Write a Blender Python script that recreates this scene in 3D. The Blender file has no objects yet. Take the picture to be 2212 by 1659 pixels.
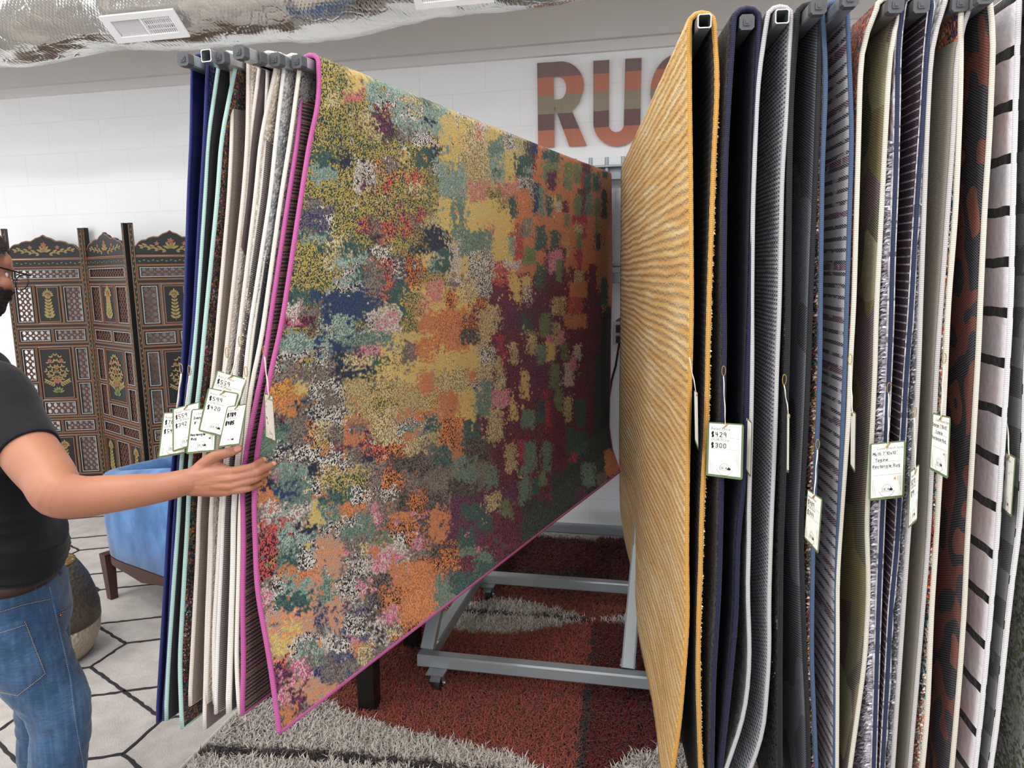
import bpy, bmesh, math, random
import numpy as np
from mathutils import Vector, Matrix
from mathutils.bvhtree import BVHTree
random.seed(7)
SC = bpy.context.scene
COL = SC.collection
PI = math.pi
# ------------------------------------------------------------------ camera
F = 1600.0; PSI = math.radians(12.4); PIT = math.radians(8.7); TH = .0165; CH = 1.6
CC = np.array([0., 0., CH])
CF = np.array([-math.sin(PSI)*math.cos(PIT), math.cos(PSI)*math.cos(PIT), -math.sin(PIT)])
R0 = np.array([math.cos(PSI), math.sin(PSI), 0.]); U0 = np.cross(R0, CF)
CR = math.cos(TH)*R0 - math.sin(TH)*U0; CU = math.sin(TH)*R0 + math.cos(TH)*U0
def ray(x, y): return CF + CR*((x-1106)/F) - CU*((y-829.5)/F)
def atz(x, y, z): d = ray(x, y); return CC + d*((z-CH)/d[2])
def aty(x, y, Y): d = ray(x, y); return CC + d*(Y/d[1])
def atd(x, y, D): return CC + ray(x, y)*D
def depth(P): return float((np.asarray(P)-CC) @ CF)
def projn(P):
    d = P-CC; Z = d@CF
    return 1106+F*(d@CR)/Z, 829.5-F*(d@CU)/Z
cam = bpy.data.cameras.new('camera'); co = bpy.data.objects.new('camera', cam); COL.objects.link(co)
co.matrix_world = Matrix(((CR[0], CU[0], -CF[0], 0), (CR[1], CU[1], -CF[1], 0), (CR[2], CU[2], -CF[2], CH), (0, 0, 0, 1)))
cam.sensor_fit = 'HORIZONTAL'; cam.sensor_width = 36; cam.lens = F/2212*36; cam.clip_start = .05
SC.camera = co
# ------------------------------------------------------------------ materials
def lin(c):
    return tuple((v/12.92 if v <= .04045 else ((v+.055)/1.055)**2.4) for v in c[:3])
def hx(s):
    return lin(tuple(int(s[i:i+2], 16)/255 for i in (0, 2, 4)))
class T:
    def __init__(s, name, rough=.8, spec=.3, metal=0.):
        s.m = bpy.data.materials.new(name); s.m.use_nodes = True; s.t = s.m.node_tree
        s.b = s.t.nodes['Principled BSDF']
        s.b.inputs['Roughness'].default_value = rough; s.b.inputs['Specular IOR Level'].default_value = spec
        s.b.inputs['Metallic'].default_value = metal
    def n(s, typ, ins=None, **pr):
        nd = s.t.nodes.new('ShaderNode'+typ)
        for k, v in pr.items(): setattr(nd, k, v)
        for k, v in (ins or {}).items(): s.put(nd.inputs[k], v)
        return nd
    def put(s, sock, v):
        if isinstance(v, bpy.types.NodeSocket): s.t.links.new(v, sock)
        elif isinstance(v, (tuple, list)) and sock.type == 'RGBA': sock.default_value = (*v[:3], 1)
        else: sock.default_value = v
    def math(s, op, a, b=0., c=0.):
        return s.n('Math', {0: a, 1: b, 2: c}, operation=op).outputs[0]
    def uv(s):
        return s.n('UVMap').outputs[0]
    def obj(s):
        return s.n('TexCoord').outputs['Object']
    def sep(s, v):
        o = s.n('SeparateXYZ', {0: v}).outputs; return o[0], o[1], o[2]
    def mul(s, v, xyz):
        return s.n('VectorMath', {0: v, 1: xyz}, operation='MULTIPLY').outputs[0]
    def noise(s, vec, scale, detail=2., rough=.5):
        return s.n('TexNoise', {'Vector': vec, 'Scale': scale, 'Detail': detail, 'Roughness': rough})
    def vor(s, vec, scale, feature='F1'):
        return s.n('TexVoronoi', {'Vector': vec, 'Scale': scale}, feature=feature)
    def ramp(s, fac, stops, interp='LINEAR'):
        r = s.n('ValToRGB', {0: fac}); cr = r.color_ramp; cr.interpolation = interp
        while len(cr.elements) < len(stops): cr.elements.new(.5)
        for e, (p, c) in zip(cr.elements, stops): e.position = p; e.color = (*c, 1)
        return r.outputs[0]
    def mix(s, f, a, b, blend='MIX'):
        m = s.n('Mix', data_type='RGBA', blend_type=blend)
        s.put(m.inputs[0], f); s.put(m.inputs[6], a); s.put(m.inputs[7], b)
        return m.outputs[2]
    def base(s, c): s.put(s.b.inputs['Base Color'], c); return s
    def bump(s, h, strength=.5, dist=.01):
        bp = s.n('Bump', {'Height': h, 'Strength': strength, 'Distance': dist})
        s.put(s.b.inputs['Normal'], bp.outputs[0]); return s
def plain(name, c, rough=.6, metal=0., spec=.4, var=.06, scale=40, bump=0.):
    t = T(name, rough, spec, metal); c = hx(c) if isinstance(c, str) else c
    nz = t.noise(t.obj(), scale, 3).outputs[0]
    t.base(t.mix(nz, tuple(v*(1-var) for v in c), tuple(min(1, v*(1+var)) for v in c)))
    if bump: t.bump(nz, bump, .01)
    return t.m
def sheen(t, w=.4):
    t.b.inputs['Sheen Weight'].default_value = w
# ------------------------------------------------------------------ objects
class MB:
    def __init__(s): s.v = []; s.f = []; s.mi = []; s.uv = {}
    def add(s, V, Fc, mi=0):
        o = len(s.v); s.v.extend([tuple(float(q) for q in p) for p in V]); s.f.extend([tuple(i+o for i in f) for f in Fc]); s.mi.extend([mi]*len(Fc)); return o
    def box(s, lo, hi, mi=0, M=None):
        (a, b, c), (d, e, g) = lo, hi
        V = [(a, b, c), (d, b, c), (d, e, c), (a, e, c), (a, b, g), (d, b, g), (d, e, g), (a, e, g)]
        if M is not None: V = [M @ Vector(p) for p in V]
        s.add(V, [(0, 3, 2, 1), (4, 5, 6, 7), (0, 1, 5, 4), (1, 2, 6, 5), (2, 3, 7, 6), (3, 0, 4, 7)], mi)
    def bar(s, p, q, w, h=None, up=(0, 0, 1), mi=0, b=.12):
        """chamfered rectangular bar from p to q, w across, h along up"""
        h = h or w; p = np.array(p, float); q = np.array(q, float); d = q-p; d /= np.linalg.norm(d)
        up = np.array(up, float); sd = np.cross(d, up); sd /= np.linalg.norm(sd); up = np.cross(sd, d)
        c = min(w, h)*b; a = w/2; e = h/2
        pr = [(-a+c, -e), (a-c, -e), (a, -e+c), (a, e-c), (a-c, e), (-a+c, e), (-a, e-c), (-a, -e+c)]
        V = [r + sd*x + up*y for r in (p, q) for x, y in pr]; n = 8
        s.add(V, [(i, (i+1) % n, (i+1) % n+n, i+n) for i in range(n)] + [tuple(range(n-1, -1, -1)), tuple(range(n, 2*n))], mi)
    def tube(s, pts, r, n=8, closed=False, cap=True, mi=0, flat=1.):
        pts = [np.array(p, float) for p in pts]; m = len(pts); rr = r if hasattr(r, '__len__') else [r]*m
        V = []; up = None
        for i in range(m):
            a = pts[(i-1) % m] if (closed or i > 0) else pts[i]; b = pts[(i+1) % m] if (closed or i < m-1) else pts[i]
            d = b-a; d = d/(np.linalg.norm(d)+1e-12)
            if up is None:
                t = np.array((0, 0, 1.)) if abs(d[2]) < .9 else np.array((1., 0, 0)); up = t
            sd = np.cross(d, up); sd /= (np.linalg.norm(sd)+1e-12); up = np.cross(sd, d)
            for k in range(n):
                an = 2*PI*k/n; V.append(pts[i]+rr[i]*(math.cos(an)*sd+flat*math.sin(an)*up))
        fs = []
        for i in range(m if closed else m-1):
            j = (i+1) % m
            fs += [(i*n+k, i*n+(k+1) % n, j*n+(k+1) % n, j*n+k) for k in range(n)]
        if cap and not closed: fs += [tuple(range(n-1, -1, -1)), tuple(range((m-1)*n, m*n))]
        s.add(V, fs, mi)
    def lathe(s, prof, c=(0, 0, 0), n=32, mi=0):
        V = []
        for r, z in prof:
            V += [(c[0]+r*math.cos(2*PI*k/n), c[1]+r*math.sin(2*PI*k/n), c[2]+z) for k in range(n)]
        fs = []
        for i in range(len(prof)-1):
            fs += [(i*n+k, i*n+(k+1) % n, (i+1)*n+(k+1) % n, (i+1)*n+k) for k in range(n)]
        fs += [tuple(range(n-1, -1, -1)), tuple(range((len(prof)-1)*n, len(prof)*n))]
        s.add(V, fs, mi)
    def ball(s, c, r, n=12, mi=0):
        rx, ry, rz = r if hasattr(r, '__len__') else (r, r, r); V = []; m = n//2
        for i in range(1, m):
            a = PI*i/m
            V += [(c[0]+rx*math.sin(a)*math.cos(2*PI*k/n), c[1]+ry*math.sin(a)*math.sin(2*PI*k/n), c[2]+rz*math.cos(a)) for k in range(n)]
        V += [(c[0], c[1], c[2]+rz), (c[0], c[1], c[2]-rz)]; t = len(V)-2
        fs = [(i*n+k, (i+1)*n+k, (i+1)*n+(k+1) % n, i*n+(k+1) % n) for i in range(m-2) for k in range(n)]
        fs += [(t, k, (k+1) % n) for k in range(n)] + [(t+1, (m-2)*n+(k+1) % n, (m-2)*n+k) for k in range(n)]
        s.add(V, fs, mi)
    def poly(s, pts, off, mi=0):
        """convex-ish flat polygon pts (3-D) extruded by vector off"""
        n = len(pts); off = np.array(off)
        V = [np.array(p, float) for p in pts] + [np.array(p, float)+off for p in pts]
        s.add(V, [tuple(range(n-1, -1, -1)), tuple(range(n, 2*n))] + [(i, (i+1) % n, (i+1) % n+n, i+n) for i in range(n)], mi)
def root_loc(o):
    while o.parent: o = o.parent
    return np.array(o.location)
def mk(name, mb, mats, parent=None, smooth=False, at=None, label=None):
    me = bpy.data.meshes.new(name)
    o = bpy.data.objects.new(name, me); COL.objects.link(o)
    V = np.array(mb.v if isinstance(mb, MB) else mb[0], float)
    if parent is not None: o.parent = parent; off = root_loc(parent)
    else:
        off = np.array(at if at is not None else ((V[:, 0].min()+V[:, 0].max())/2, (V[:, 1].min()+V[:, 1].max())/2, V[:, 2].min())); o.location = off
    V = V-off
    fs = mb.f if isinstance(mb, MB) else mb[1]
    me.from_pydata(V.tolist(), [], fs if isinstance(fs, list) else fs.tolist())
    for m in (mats if isinstance(mats, (list, tuple)) else [mats]): me.materials.append(m)
    if isinstance(mb, MB) and len(set(mb.mi)) > 1: me.polygons.foreach_set('material_index', mb.mi)
    if smooth: me.polygons.foreach_set('use_smooth', [True]*len(me.polygons))
    if label: o['label'] = label
    me.validate(); me.update()
    return o
def set_uv(o, uvv):
    me = o.data; l = me.uv_layers.new(name='UVMap'); idx = np.empty(len(me.loops), int); me.loops.foreach_get('vertex_index', idx)
    l.data.foreach_set('uv', np.asarray(uvv, np.float32)[idx].ravel())
def set_col(o, name, c):
    a = o.data.color_attributes.new(name, 'FLOAT_COLOR', 'POINT')
    c = np.asarray(c, np.float32); c4 = np.ones((len(c), 4), np.float32); c4[:, :3] = c; a.data.foreach_set('color', c4.ravel())
def thing(name, label, cat, loc=(0, 0, 0), group=None):
    o = bpy.data.objects.new(name, None); COL.objects.link(o); o.location = tuple(float(q) for q in loc); o['label'] = label; o['category'] = cat
    o.empty_display_size = .1
    if group: o['group'] = group
    return o
def tag(o, label, cat, group=None):
    o['label'] = label; o['category'] = cat
    if group: o['group'] = group
    return o
def struct(o): o['kind'] = 'structure'; return o
def hash2(ix, iy, seed):
    h = (ix.astype(np.int64)*374761393 + iy.astype(np.int64)*668265263 + seed*974711) & 0x7fffffff
    h = ((h ^ (h >> 13))*1274126177) & 0x7fffffff
    return ((h ^ (h >> 16)) & 0xffff)/65535.
def vn(x, y, seed=0):
    x = np.asarray(x, float); y = np.asarray(y, float); ix = np.floor(x); iy = np.floor(y); fx = x-ix; fy = y-iy
    fx = fx*fx*(3-2*fx); fy = fy*fy*(3-2*fy); ix = ix.astype(np.int64); iy = iy.astype(np.int64)
    a = hash2(ix, iy, seed); b = hash2(ix+1, iy, seed); c = hash2(ix, iy+1, seed); d = hash2(ix+1, iy+1, seed)
    return (a*(1-fx)+b*fx)*(1-fy)+(c*(1-fx)+d*fx)*fy
def fbm(x, y, seed=0, o=3):
    s = 0; a = .5; f = 1
    for k in range(o): s = s+a*vn(np.asarray(x)*f, np.asarray(y)*f, seed+k*17); a *= .5; f *= 2
    return s
def flat_shape(outer, holes, fn, d0, d1, mb, mi=0):
    """2-D outline with holes -> solid; fn(x, y, d) gives the 3-D point"""
    cu = bpy.data.curves.new('tmp', 'CURVE'); cu.dimensions = '2D'; cu.fill_mode = 'BOTH'; cu.extrude = .5
    for ring in [outer]+holes:
        sp = cu.splines.new('POLY'); sp.points.add(len(ring)-1); sp.use_cyclic_u = True
        for p, q in zip(sp.points, ring): p.co = (q[0], q[1], 0, 1)
    ob = bpy.data.objects.new('tmp', cu); COL.objects.link(ob)
    me = bpy.data.meshes.new_from_object(ob.evaluated_get(bpy.context.evaluated_depsgraph_get()))
    V = [fn(v.co.x, v.co.y, d0+(v.co.z+.5)*(d1-d0)) for v in me.vertices]
    mb.add(V, [tuple(p.vertices) for p in me.polygons], mi)
    bpy.data.objects.remove(ob); bpy.data.curves.remove(cu); bpy.data.meshes.remove(me)
def text_shape(txt, fn, mb, size=1., shear=0., offset=0., mi=0, align='LEFT'):
    cu = bpy.data.curves.new('tmp', 'FONT'); cu.body = txt; cu.size = size; cu.shear = shear; cu.offset = offset; cu.resolution_u = 2; cu.align_x = align
    ob = bpy.data.objects.new('tmp', cu); COL.objects.link(ob)
    me = bpy.data.meshes.new_from_object(ob.evaluated_get(bpy.context.evaluated_depsgraph_get()))
    mb.add([fn(v.co.x, v.co.y) for v in me.vertices], [tuple(p.vertices) for p in me.polygons], mi)
    bpy.data.objects.remove(ob); bpy.data.curves.remove(cu); bpy.data.meshes.remove(me)
# ================================================================== room
WY = 4.4
def block_mat():
    t = T('white_painted_block', .55, .35)
    o = t.obj(); x, y, z = t.sep(o)
    br = t.n('TexBrick', {'Vector': t.n('CombineXYZ', {0: x, 1: z, 2: 0.}).outputs[0], 'Color1': (1, 1, 1), 'Color2': (1, 1, 1), 'Mortar': (0, 0, 0), 'Scale': 1., 'Mortar Size': .0035, 'Mortar Smooth': .6, 'Brick Width': .405, 'Row Height': .2025})
    nz = t.noise(o, 25, 4).outputs[0]
    big = t.noise(o, 1.3, 2).outputs[0]
    t.base(t.mix(br.outputs[0], hx('ececed'), t.mix(big, hx('f1f1f2'), hx('f7f7f7'))))
    t.bump(t.math('ADD', t.math('MULTIPLY', br.outputs[0], .5), t.math('MULTIPLY', nz, .25)), .07, .004)
    return t.m
M_wall = block_mat()
M_band = plain('shaded_band_grey', 'cfcac6', .7, var=.03, scale=3)  # grey puts the weak light on the upper wall band into its colour
M_trimw = plain('ledge_paint', 'dcd9d7', .6, var=.02)
M_floor = plain('grey_concrete', '8a8783', .6, var=.15, scale=6)
M_ceil = plain('white_ceiling_paint', 'e4e2df', .8, var=.03)
b = MB(); b.box((-7, WY, 0), (4, WY+.2, 2.80)); struct(mk('wall_back', b, M_wall))
b = MB(); b.box((-7, WY-.035, 2.80), (4, WY+.2, 2.855)); struct(mk('trim_1', b, M_trimw))
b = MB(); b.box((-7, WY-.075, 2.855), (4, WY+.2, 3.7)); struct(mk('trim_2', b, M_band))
b = MB(); b.box((-7, -4, -.1), (4, WY+.2, 0)); struct(mk('floor', b, M_floor))
b = MB(); b.box((-7, -4, 3.7), (4, WY+.2, 3.8)); struct(mk('ceiling', b, M_ceil))
# ---- letters on the wall
def wood_mat():
    t = T('banded_stained_wood', .6, .3); o = t.n('NewGeometry').outputs['Position']; x, y, z = t.sep(o)
    zz = lambda py: float(aty(1200, py, WY-.02)[2])
    z0, z1 = zz(325), zz(125)
    nz = t.noise(t.mul(o, (60, 60, 4)), 1., 4).outputs[0]
    f = t.math('ADD', t.math('DIVIDE', t.math('SUBTRACT', z, z0), z1-z0), t.math('MULTIPLY', t.math('SUBTRACT', t.noise(o, 9).outputs[0], .5), .012))
    st = [(0, hx('c07d62')), ((zz(281)-z0)/(z1-z0), hx('7b605d')), ((zz(246)-z0)/(z1-z0), hx('9d917c')), ((zz(206)-z0)/(z1-z0), hx('c28068')), ((zz(166.5)-z0)/(z1-z0), hx('88716d'))]
    c = t.ramp(f, st, 'CONSTANT')
    t.base(t.mix(t.math('MULTIPLY', nz, .25), c, t.mix(1., c, hx('8b7a72'), 'MULTIPLY')))
    t.bump(nz, .2, .003)
    return t.m
M_wood = wood_mat()
def arc(cx, cy, rx, ry, a0, a1, n=14):
    return [(cx+rx*math.cos(math.radians(a0+(a1-a0)*i/n)), cy-ry*math.sin(math.radians(a0+(a1-a0)*i/n))) for i in range(n+1)]
def lpx(x, y, d): return aty(1050+x/5.53, 100+y/5.53, WY-d)
def letter(nm, outer, holes, lab):
    mb = MB(); flat_shape(outer, holes, lpx, 0., .022, mb)
    o = mk('letter', mb, M_wood); tag(o, lab, 'sign letter', 'wooden wall letters')
    nb = MB()
    return o
R_out = [(610, 200)] + [(800, 188)] + arc(895, 465, 273, 285, 90, -22, 22) + [(1110, 680), (1065, 735), (1025, 772), (1203, 1185), (995, 1193), (815, 712), (815, 1203), (622, 1208)]
R_in = [(806, 362), (858, 362)] + arc(862, 500, 96, 138, 88, -62, 12) + [(880, 632), (812, 640)]
letter('R', R_out, [R_in], 'wooden wall letter R in brown and terracotta bands')
U_out = [(1281, 175), (1471, 162), (1468, 945)] + arc(1555, 935, 90, 90, 180, 360, 14) + [(1663, 150), (1858, 138), (1842, 915)] + arc(1562, 912, 281, 282, 0, -180, 26)
letter('U', U_out, [], 'wooden wall letter U, second in the banded word')
G_out = arc(2330, 560, 368, 478, 30, 330, 40) + [(2650, 560), (2380, 560), (2380, 700), (2490, 700)] + arc(2330, 560, 190, 300, 315, 40, 30)
letter('G', G_out, [], 'wooden wall letter G, mostly hidden behind the gold rug')
# ---- foil duct
def foil_mat():
    t = T('crinkled_foil', .22, .5, 1.)
    o = t.obj(); nz = t.noise(o, 9, 4, .5).outputs[0]; x, y, z = t.sep(o)
    cr = t.vor(t.n('VectorMath', {0: o, 1: t.n('VectorMath', {0: t.noise(o, 5).outputs[1], 1: (.3, .3, .3)}, operation='MULTIPLY').outputs[0]}, operation='ADD').outputs[0], 9., 'DISTANCE_TO_EDGE').outputs[0]
    w1 = t.math('SINE', t.math('MULTIPLY', t.math('ADD', x, z), 330.)); w2 = t.math('SINE', t.math('MULTIPLY', t.math('SUBTRACT', x, z), 330.))
    q = t.math('MULTIPLY', t.math('MAXIMUM', w1, w2), .05)
    h = t.math('ADD', t.math('ADD', t.math('MULTIPLY', nz, .55), t.math('MULTIPLY', t.math('MINIMUM', cr, .10), 1.6)), q)
    t.base(hx('d8d6d2')); t.bump(h, .38, .014)
    t.put(t.b.inputs['Roughness'], t.math('ADD', t.math('MULTIPLY', nz, .2), .06))
    return t.m
M_foil = foil_mat()
DR = .31; DY = 3.35
DZ = lambda x: 1.6 + (.3215 + .012*np.clip((x+1.9)/1.4, 0, 1.6))*DY + DR*math.sqrt(1+.32**2)
nx, na = 420, 96
xs = np.linspace(-6.5, 2.6, nx); A = np.linspace(0, 2*PI, na, endpoint=False)
X, AA = np.meshgrid(xs, A, indexing='ij')
sag = .018*np.sin(X*3.1+.5)+.012*np.sin(X*7.3)
rd = 1-np.abs(2*fbm(X*3.2+40, AA*2.2+3, 5, 4)/.94-1); rd2 = 1-np.abs(2*fbm(X*9+AA*3, AA*5-X*2, 9, 3)/.88-1)
crump = .022*(vn(X*.9+3.3, AA*0+1, 3) > .38)*(rd-.6)+.005*(rd2-.5)
for xb in (-2.62, -1.72, -.98, -.2, -3.6): crump += .008*np.exp(-((X-xb-.05*np.sin(AA*2))/.035)**2)
RRr = DR+sag*np.clip(-np.sin(AA), 0, 1)+crump*.8
V = np.stack([X, DY+RRr*np.cos(AA), DZ(X)+RRr*np.sin(AA)], -1).reshape(-1, 3)
fs = [(i*na+k, i*na+(k+1) % na, (i+1)*na+(k+1) % na, (i+1)*na+k) for i in range(nx-1) for k in range(na)]
dt = thing('air_duct', 'large silver foil wrapped air duct running along the ceiling', 'duct', (-2, DY, 2.7))
mk('foil_wrap', (V, fs), M_foil, dt, True)
for xb in (-4.6, -2.62, -.98, 1.2):
    for sy in (-1, 1):
        b = MB(); zc_ = float(DZ(np.array(xb))); b.poly([(xb-.015, DY+sy*(DR+.012), zc_), (xb+.015, DY+sy*(DR+.012), zc_), (xb+.015, DY+sy*(DR+.012), 3.7), (xb-.015, DY+sy*(DR+.012), 3.7)], (0, .002, 0)); mk('hanger_strap', b, M_trimw, dt)
# ---- registers on the duct
M_reg = plain('white_enamel', 'f2f0f1', .35, var=.01)
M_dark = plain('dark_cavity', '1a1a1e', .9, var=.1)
def ductpt(px, py, lift=.04):
    d = ray(px, py); zc = float(DZ(np.array(CC[0]+d[0]/d[1]*3.05)))
    a = d[1]**2+d[2]**2; bb = 2*(d[1]*(0-DY)+d[2]*(CH-zc)); c = DY**2+(CH-zc)**2-(DR+lift)**2
    disc = max(bb*bb-4*a*c, 0); return CC+d*((-bb-math.sqrt(disc))/(2*a))
def register(c4, lab, full=True):
    tl, tr, br, bl = [np.array(p) for p in c4]
    ctr = (tl+tr+br+bl)/4; ex = (tr-tl+br-bl)/2; ey = (tl-bl+tr-br)/2
    w = np.linalg.norm(ex); ex /= w; ey -= ex*(ey@ex); h = np.linalg.norm(ey); ey /= h; ez = np.cross(ex, ey)
    if ez @ (CC-ctr) < 0: ez = -ez
    P = lambda u, v, d=0.: ctr+ex*(u-.5)*w+ey*(v-.5)*h+ez*d
    r = thing('air_register', lab, 'air vent', ctr, 'registers on the foil duct')
    mb = MB()
    def bx(u0, u1, v0, v1, d0, d1, m=mb):
        q = [P(u0, v0, d0), P(u1, v0, d0), P(u1, v1, d0), P(u0, v1, d0)]; m.poly(q, ez*(d1-d0))
    for a in ((0, 1, 0, .2), (0, 1, .8, 1), (0, .1, .2, .8), (.9, 1, .2, .8)): bx(*a, -.004, .006)
    bx(.49, .52, .2, .8, -.004, .004)
    mk('face_plate', mb, M_reg, r)
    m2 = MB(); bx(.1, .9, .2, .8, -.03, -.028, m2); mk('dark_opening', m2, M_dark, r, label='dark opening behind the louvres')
    m3 = MB()
    for k in range(14):
        u = .105+k*.0268; q = [P(u, .2, -.006), P(u+.022, .2, .003), P(u+.0268, .2, -.006)]; m3.poly(q, P(0, .8)-P(0, .2))
    for k in range(13):
        u = .53+k*.028; bx(u, u+.008, .2, .8, -.003, .001, m3)
    for k in range(3): bx(.52, .9, .33+k*.17, .365+k*.17, -.006, -.003, m3)
    mk('louvres', m3, M_reg, r)
    return r
register([ductpt(219, 36), ductpt(378, 17), ductpt(406, 80), ductpt(251, 92)], 'white metal louvred register on the foil duct above the folding screen')
register([ductpt(880, -46), ductpt(1050, -62), ductpt(1072, 2), ductpt(900, 20)], 'white register on the foil duct, only its lower edge in view')
# ---- outlet
M_plast = plain('white_plastic', 'dedbd8', .4, var=.02); M_black = plain('black_plastic', '121214', .4, var=.1)
M_pink = plain('pale_pink_paper', 'e0bcb8', .7, var=.05)
def wp(px, py, d=0.): return aty(px, py, WY-d)
oc = wp(1337, 722); ow = .115
r = thing('wall_outlet', 'white double wall outlet in the gap between the two rug rows', 'outlet', oc)
b = MB(); b.box((oc[0]-.035, WY-.045, oc[2]-.06), (oc[0]+.06, WY-.001, oc[2]+.075)); mk('outlet_box', b, M_plast, r)
b = MB(); b.lathe([(.03, -.004), (.033, 0), (.03, .004)], (0, 0, 0), 20); V = np.array(b.v); V = np.stack([V[:, 0]*1.6+oc[0]+.015, WY-.008+V[:, 2]*.4, V[:, 1]*2.4+oc[2]+.02], -1); mk('rear_plate', (V, b.f), plain('brown_ring', '8a5a50', .5), r, label='brown round plate behind the box')
r = thing('power_plug', 'black plug with a pale pink tag hanging from the wall outlet', 'plug', oc-np.array((0, .07, 0)))
b = MB(); b.box((oc[0]-.012, WY-.085, oc[2]+.015), (oc[0]+.05, WY-.046, oc[2]+.06)); b.box((oc[0]-.012, WY-.085, oc[2]-.045), (oc[0]+.05, WY-.046, oc[2]-.005)); mk('plug_body', b, M_black, r)
b = MB(); b.tube([(oc[0]+.01, WY-.065, oc[2]-.04), (oc[0]+.0, WY-.065, oc[2]-.09), wp(1330, 790, .05), wp(1321, 822, .05), wp(1314, 870, .05), wp(1312, 960, .05)], .007, 8); mk('cord', b, M_black, r, True)
b = MB(); q = [wp(1333, 741, .06), wp(1345, 744, .07), wp(1343, 763, .075), wp(1329, 759, .06)]; b.poly(q, (0, -.002, 0)); mk('paper_tag', b, M_pink, r, label='pale pink paper tag')
# ================================================================== rack
M_steel = plain('grey_painted_steel', '9aa1a6', .4, .35, var=.1, scale=8)
def tube_mat():
    t = T('zinc_square_tube', .3, .5, .75); o = t.obj()
    nz = t.noise(t.mul(o, (8, 8, 30)), 3., 4).outputs[0]
    t.base(t.mix(nz, hx('8b9094'), hx('c9cdd0'))); return t.m
M_zinc = tube_mat()
M_cap = plain('dark_grey_plug', '4c4d51', .5, var=.08); M_rubber = plain('black_rubber', '1b1b1d', .6, var=.1)
rack = thing('rug_display_rack', 'grey steel rug display rack on casters with square swing arms', 'display rack', (-.2, 3.4, 0))
HY = 4.28
def bar(nm, p, q, w, h=None, mat=M_steel, up=(0, 0, 1), label=None):
    m = MB(); m.bar(p, q, w, h, up); return mk(nm, m, mat, rack, label=label)
bar('top_rail', (-1.15, HY+.045, 2.13), (.85, HY+.045, 2.13), .03, .07)
bar('top_rail', (-1.15, HY+.045, 1.55), (.85, HY+.045, 1.55), .03, .06)
for z in (2.165, 1.62):
    m = MB(); m.bar((-1.15, HY, z), (.85, HY, z), .05, .012) if z > 2 else m.tube([(-1.15, HY+.02, z), (.85, HY+.02, z)], .011, 10); mk('pivot_rail', m, M_steel, rack)
bar('base_rail', (-.95, 4.09, .12), (1.2, 4.09, .12), .05, .05)
bar('base_rail', (-.945, 2.54, .12), (1.2, 2.54, .12), .05, .05)
bar('base_rail', (-.92, 3.33, .12), (1.2, 3.33, .12), .05, .05)
for x in (-.92, 1.17): bar('side_rail', (x, 2.56, .12), (x, 4.08, .12), .05, .05)
for x in (-.92, -.145, 1.17):
    bar('brace', (x, 2.57, .14), (x+.02, 2.86, .50), .05, .05, up=(0, 1, 0))
    bar('upright', (x+.02, 2.85, .46), (x+.03, 4.26, 2.1), .042, .042, up=(0, 1, 0))
    m = MB(); m.bar((x-.03, 2.60, .148), (x+.03, 2.60, .148), .05, .006); m.tube([(x, 2.60, .15), (x, 2.60, .165)], .012, 6); mk('bolt_plate', m, M_zinc, rack)
def caster(x, y):
    m = MB(); m.bar((x-.035, y, .097), (x+.035, y, .097), .07, .005)
    for s in (-1, 1): m.poly([(x+s*.017, y-.022, .095), (x+s*.017, y+.022, .095), (x+s*.017, y+.03, .035), (x+s*.017, y+.012, .03)], (s*.003, 0, 0))
    m.tube([(x-.026, y+.018, .042), (x+.026, y+.018, .042)], .006, 8)
    m.poly([(x-.02, y-.035, .07), (x+.02, y-.035, .07), (x+.02, y-.015, .085), (x-.02, y-.015, .085)], (0, 0, .003))
    c = mk('caster', m, M_zinc, rack)
    w = MB(); w.tube([(x-.013, y+.018, .041), (x-.010, y+.018, .041), (x+.010, y+.018, .041), (x+.013, y+.018, .041)], [.034, .038, .038, .034], 20); mk('wheel', w, M_rubber, c, True)
for p in ((-.86, 2.50), (-.86, 3.30), (1.15, 2.50), (1.15, 3.30)): caster(*p)
ZA = 2.10; ZT = 2.116; TW = .028
def rot2(d): return np.array((d[0], d[1], 0.))
def arm(px, py, hxx, opened=False):
    e = atz(px, py, ZA); h = np.array((hxx, HY, ZA)); d = h-e; d /= np.linalg.norm(d); sd = np.cross(d, (0, 0, 1.))
    m = MB(); a = TW/2; t = .0022; up = np.array((0, 0, 1.)); n = 8; c = .003
    pr = [(-a+c, -a), (a-c, -a), (a, -a+c), (a, a-c), (a-c, a), (-a+c, a), (-a, a-c), (-a, -a+c)]; k = (a-t)/a
    ring = lambda P, s: [P+sd*x*s+up*y*s for x, y in pr]
    V = ring(h, 1)+ring(e, 1)+ring(e, k)+ring(e+d*.25, k)
    fs = [(j*n+i, j*n+(i+1) % n, (j+1)*n+(i+1) % n, (j+1)*n+i) for j in range(3) for i in range(n)]+[tuple(range(3*n, 4*n))]
    m.add(V, fs)
    o = mk('swing_arm', m, M_zinc, rack, label='square swing arm with an open end' if opened else None)
    if not opened:
        m = MB(); m.bar(e-d*.016, e+d*.004, .0305, .0305, b=.16); m.bar(e-d*.0185, e-d*.016, .014, .014)
        m.bar(e-d*.020, e-d*.018, .007, .007); mk('end_cap', m, M_cap, o)
    m = MB(); m.tube([(hxx, HY, 1.53), (hxx, HY, 2.215)], .0115, 12); mk('hinge_post', m, M_steel, rack)
    return e, d, sd
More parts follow.
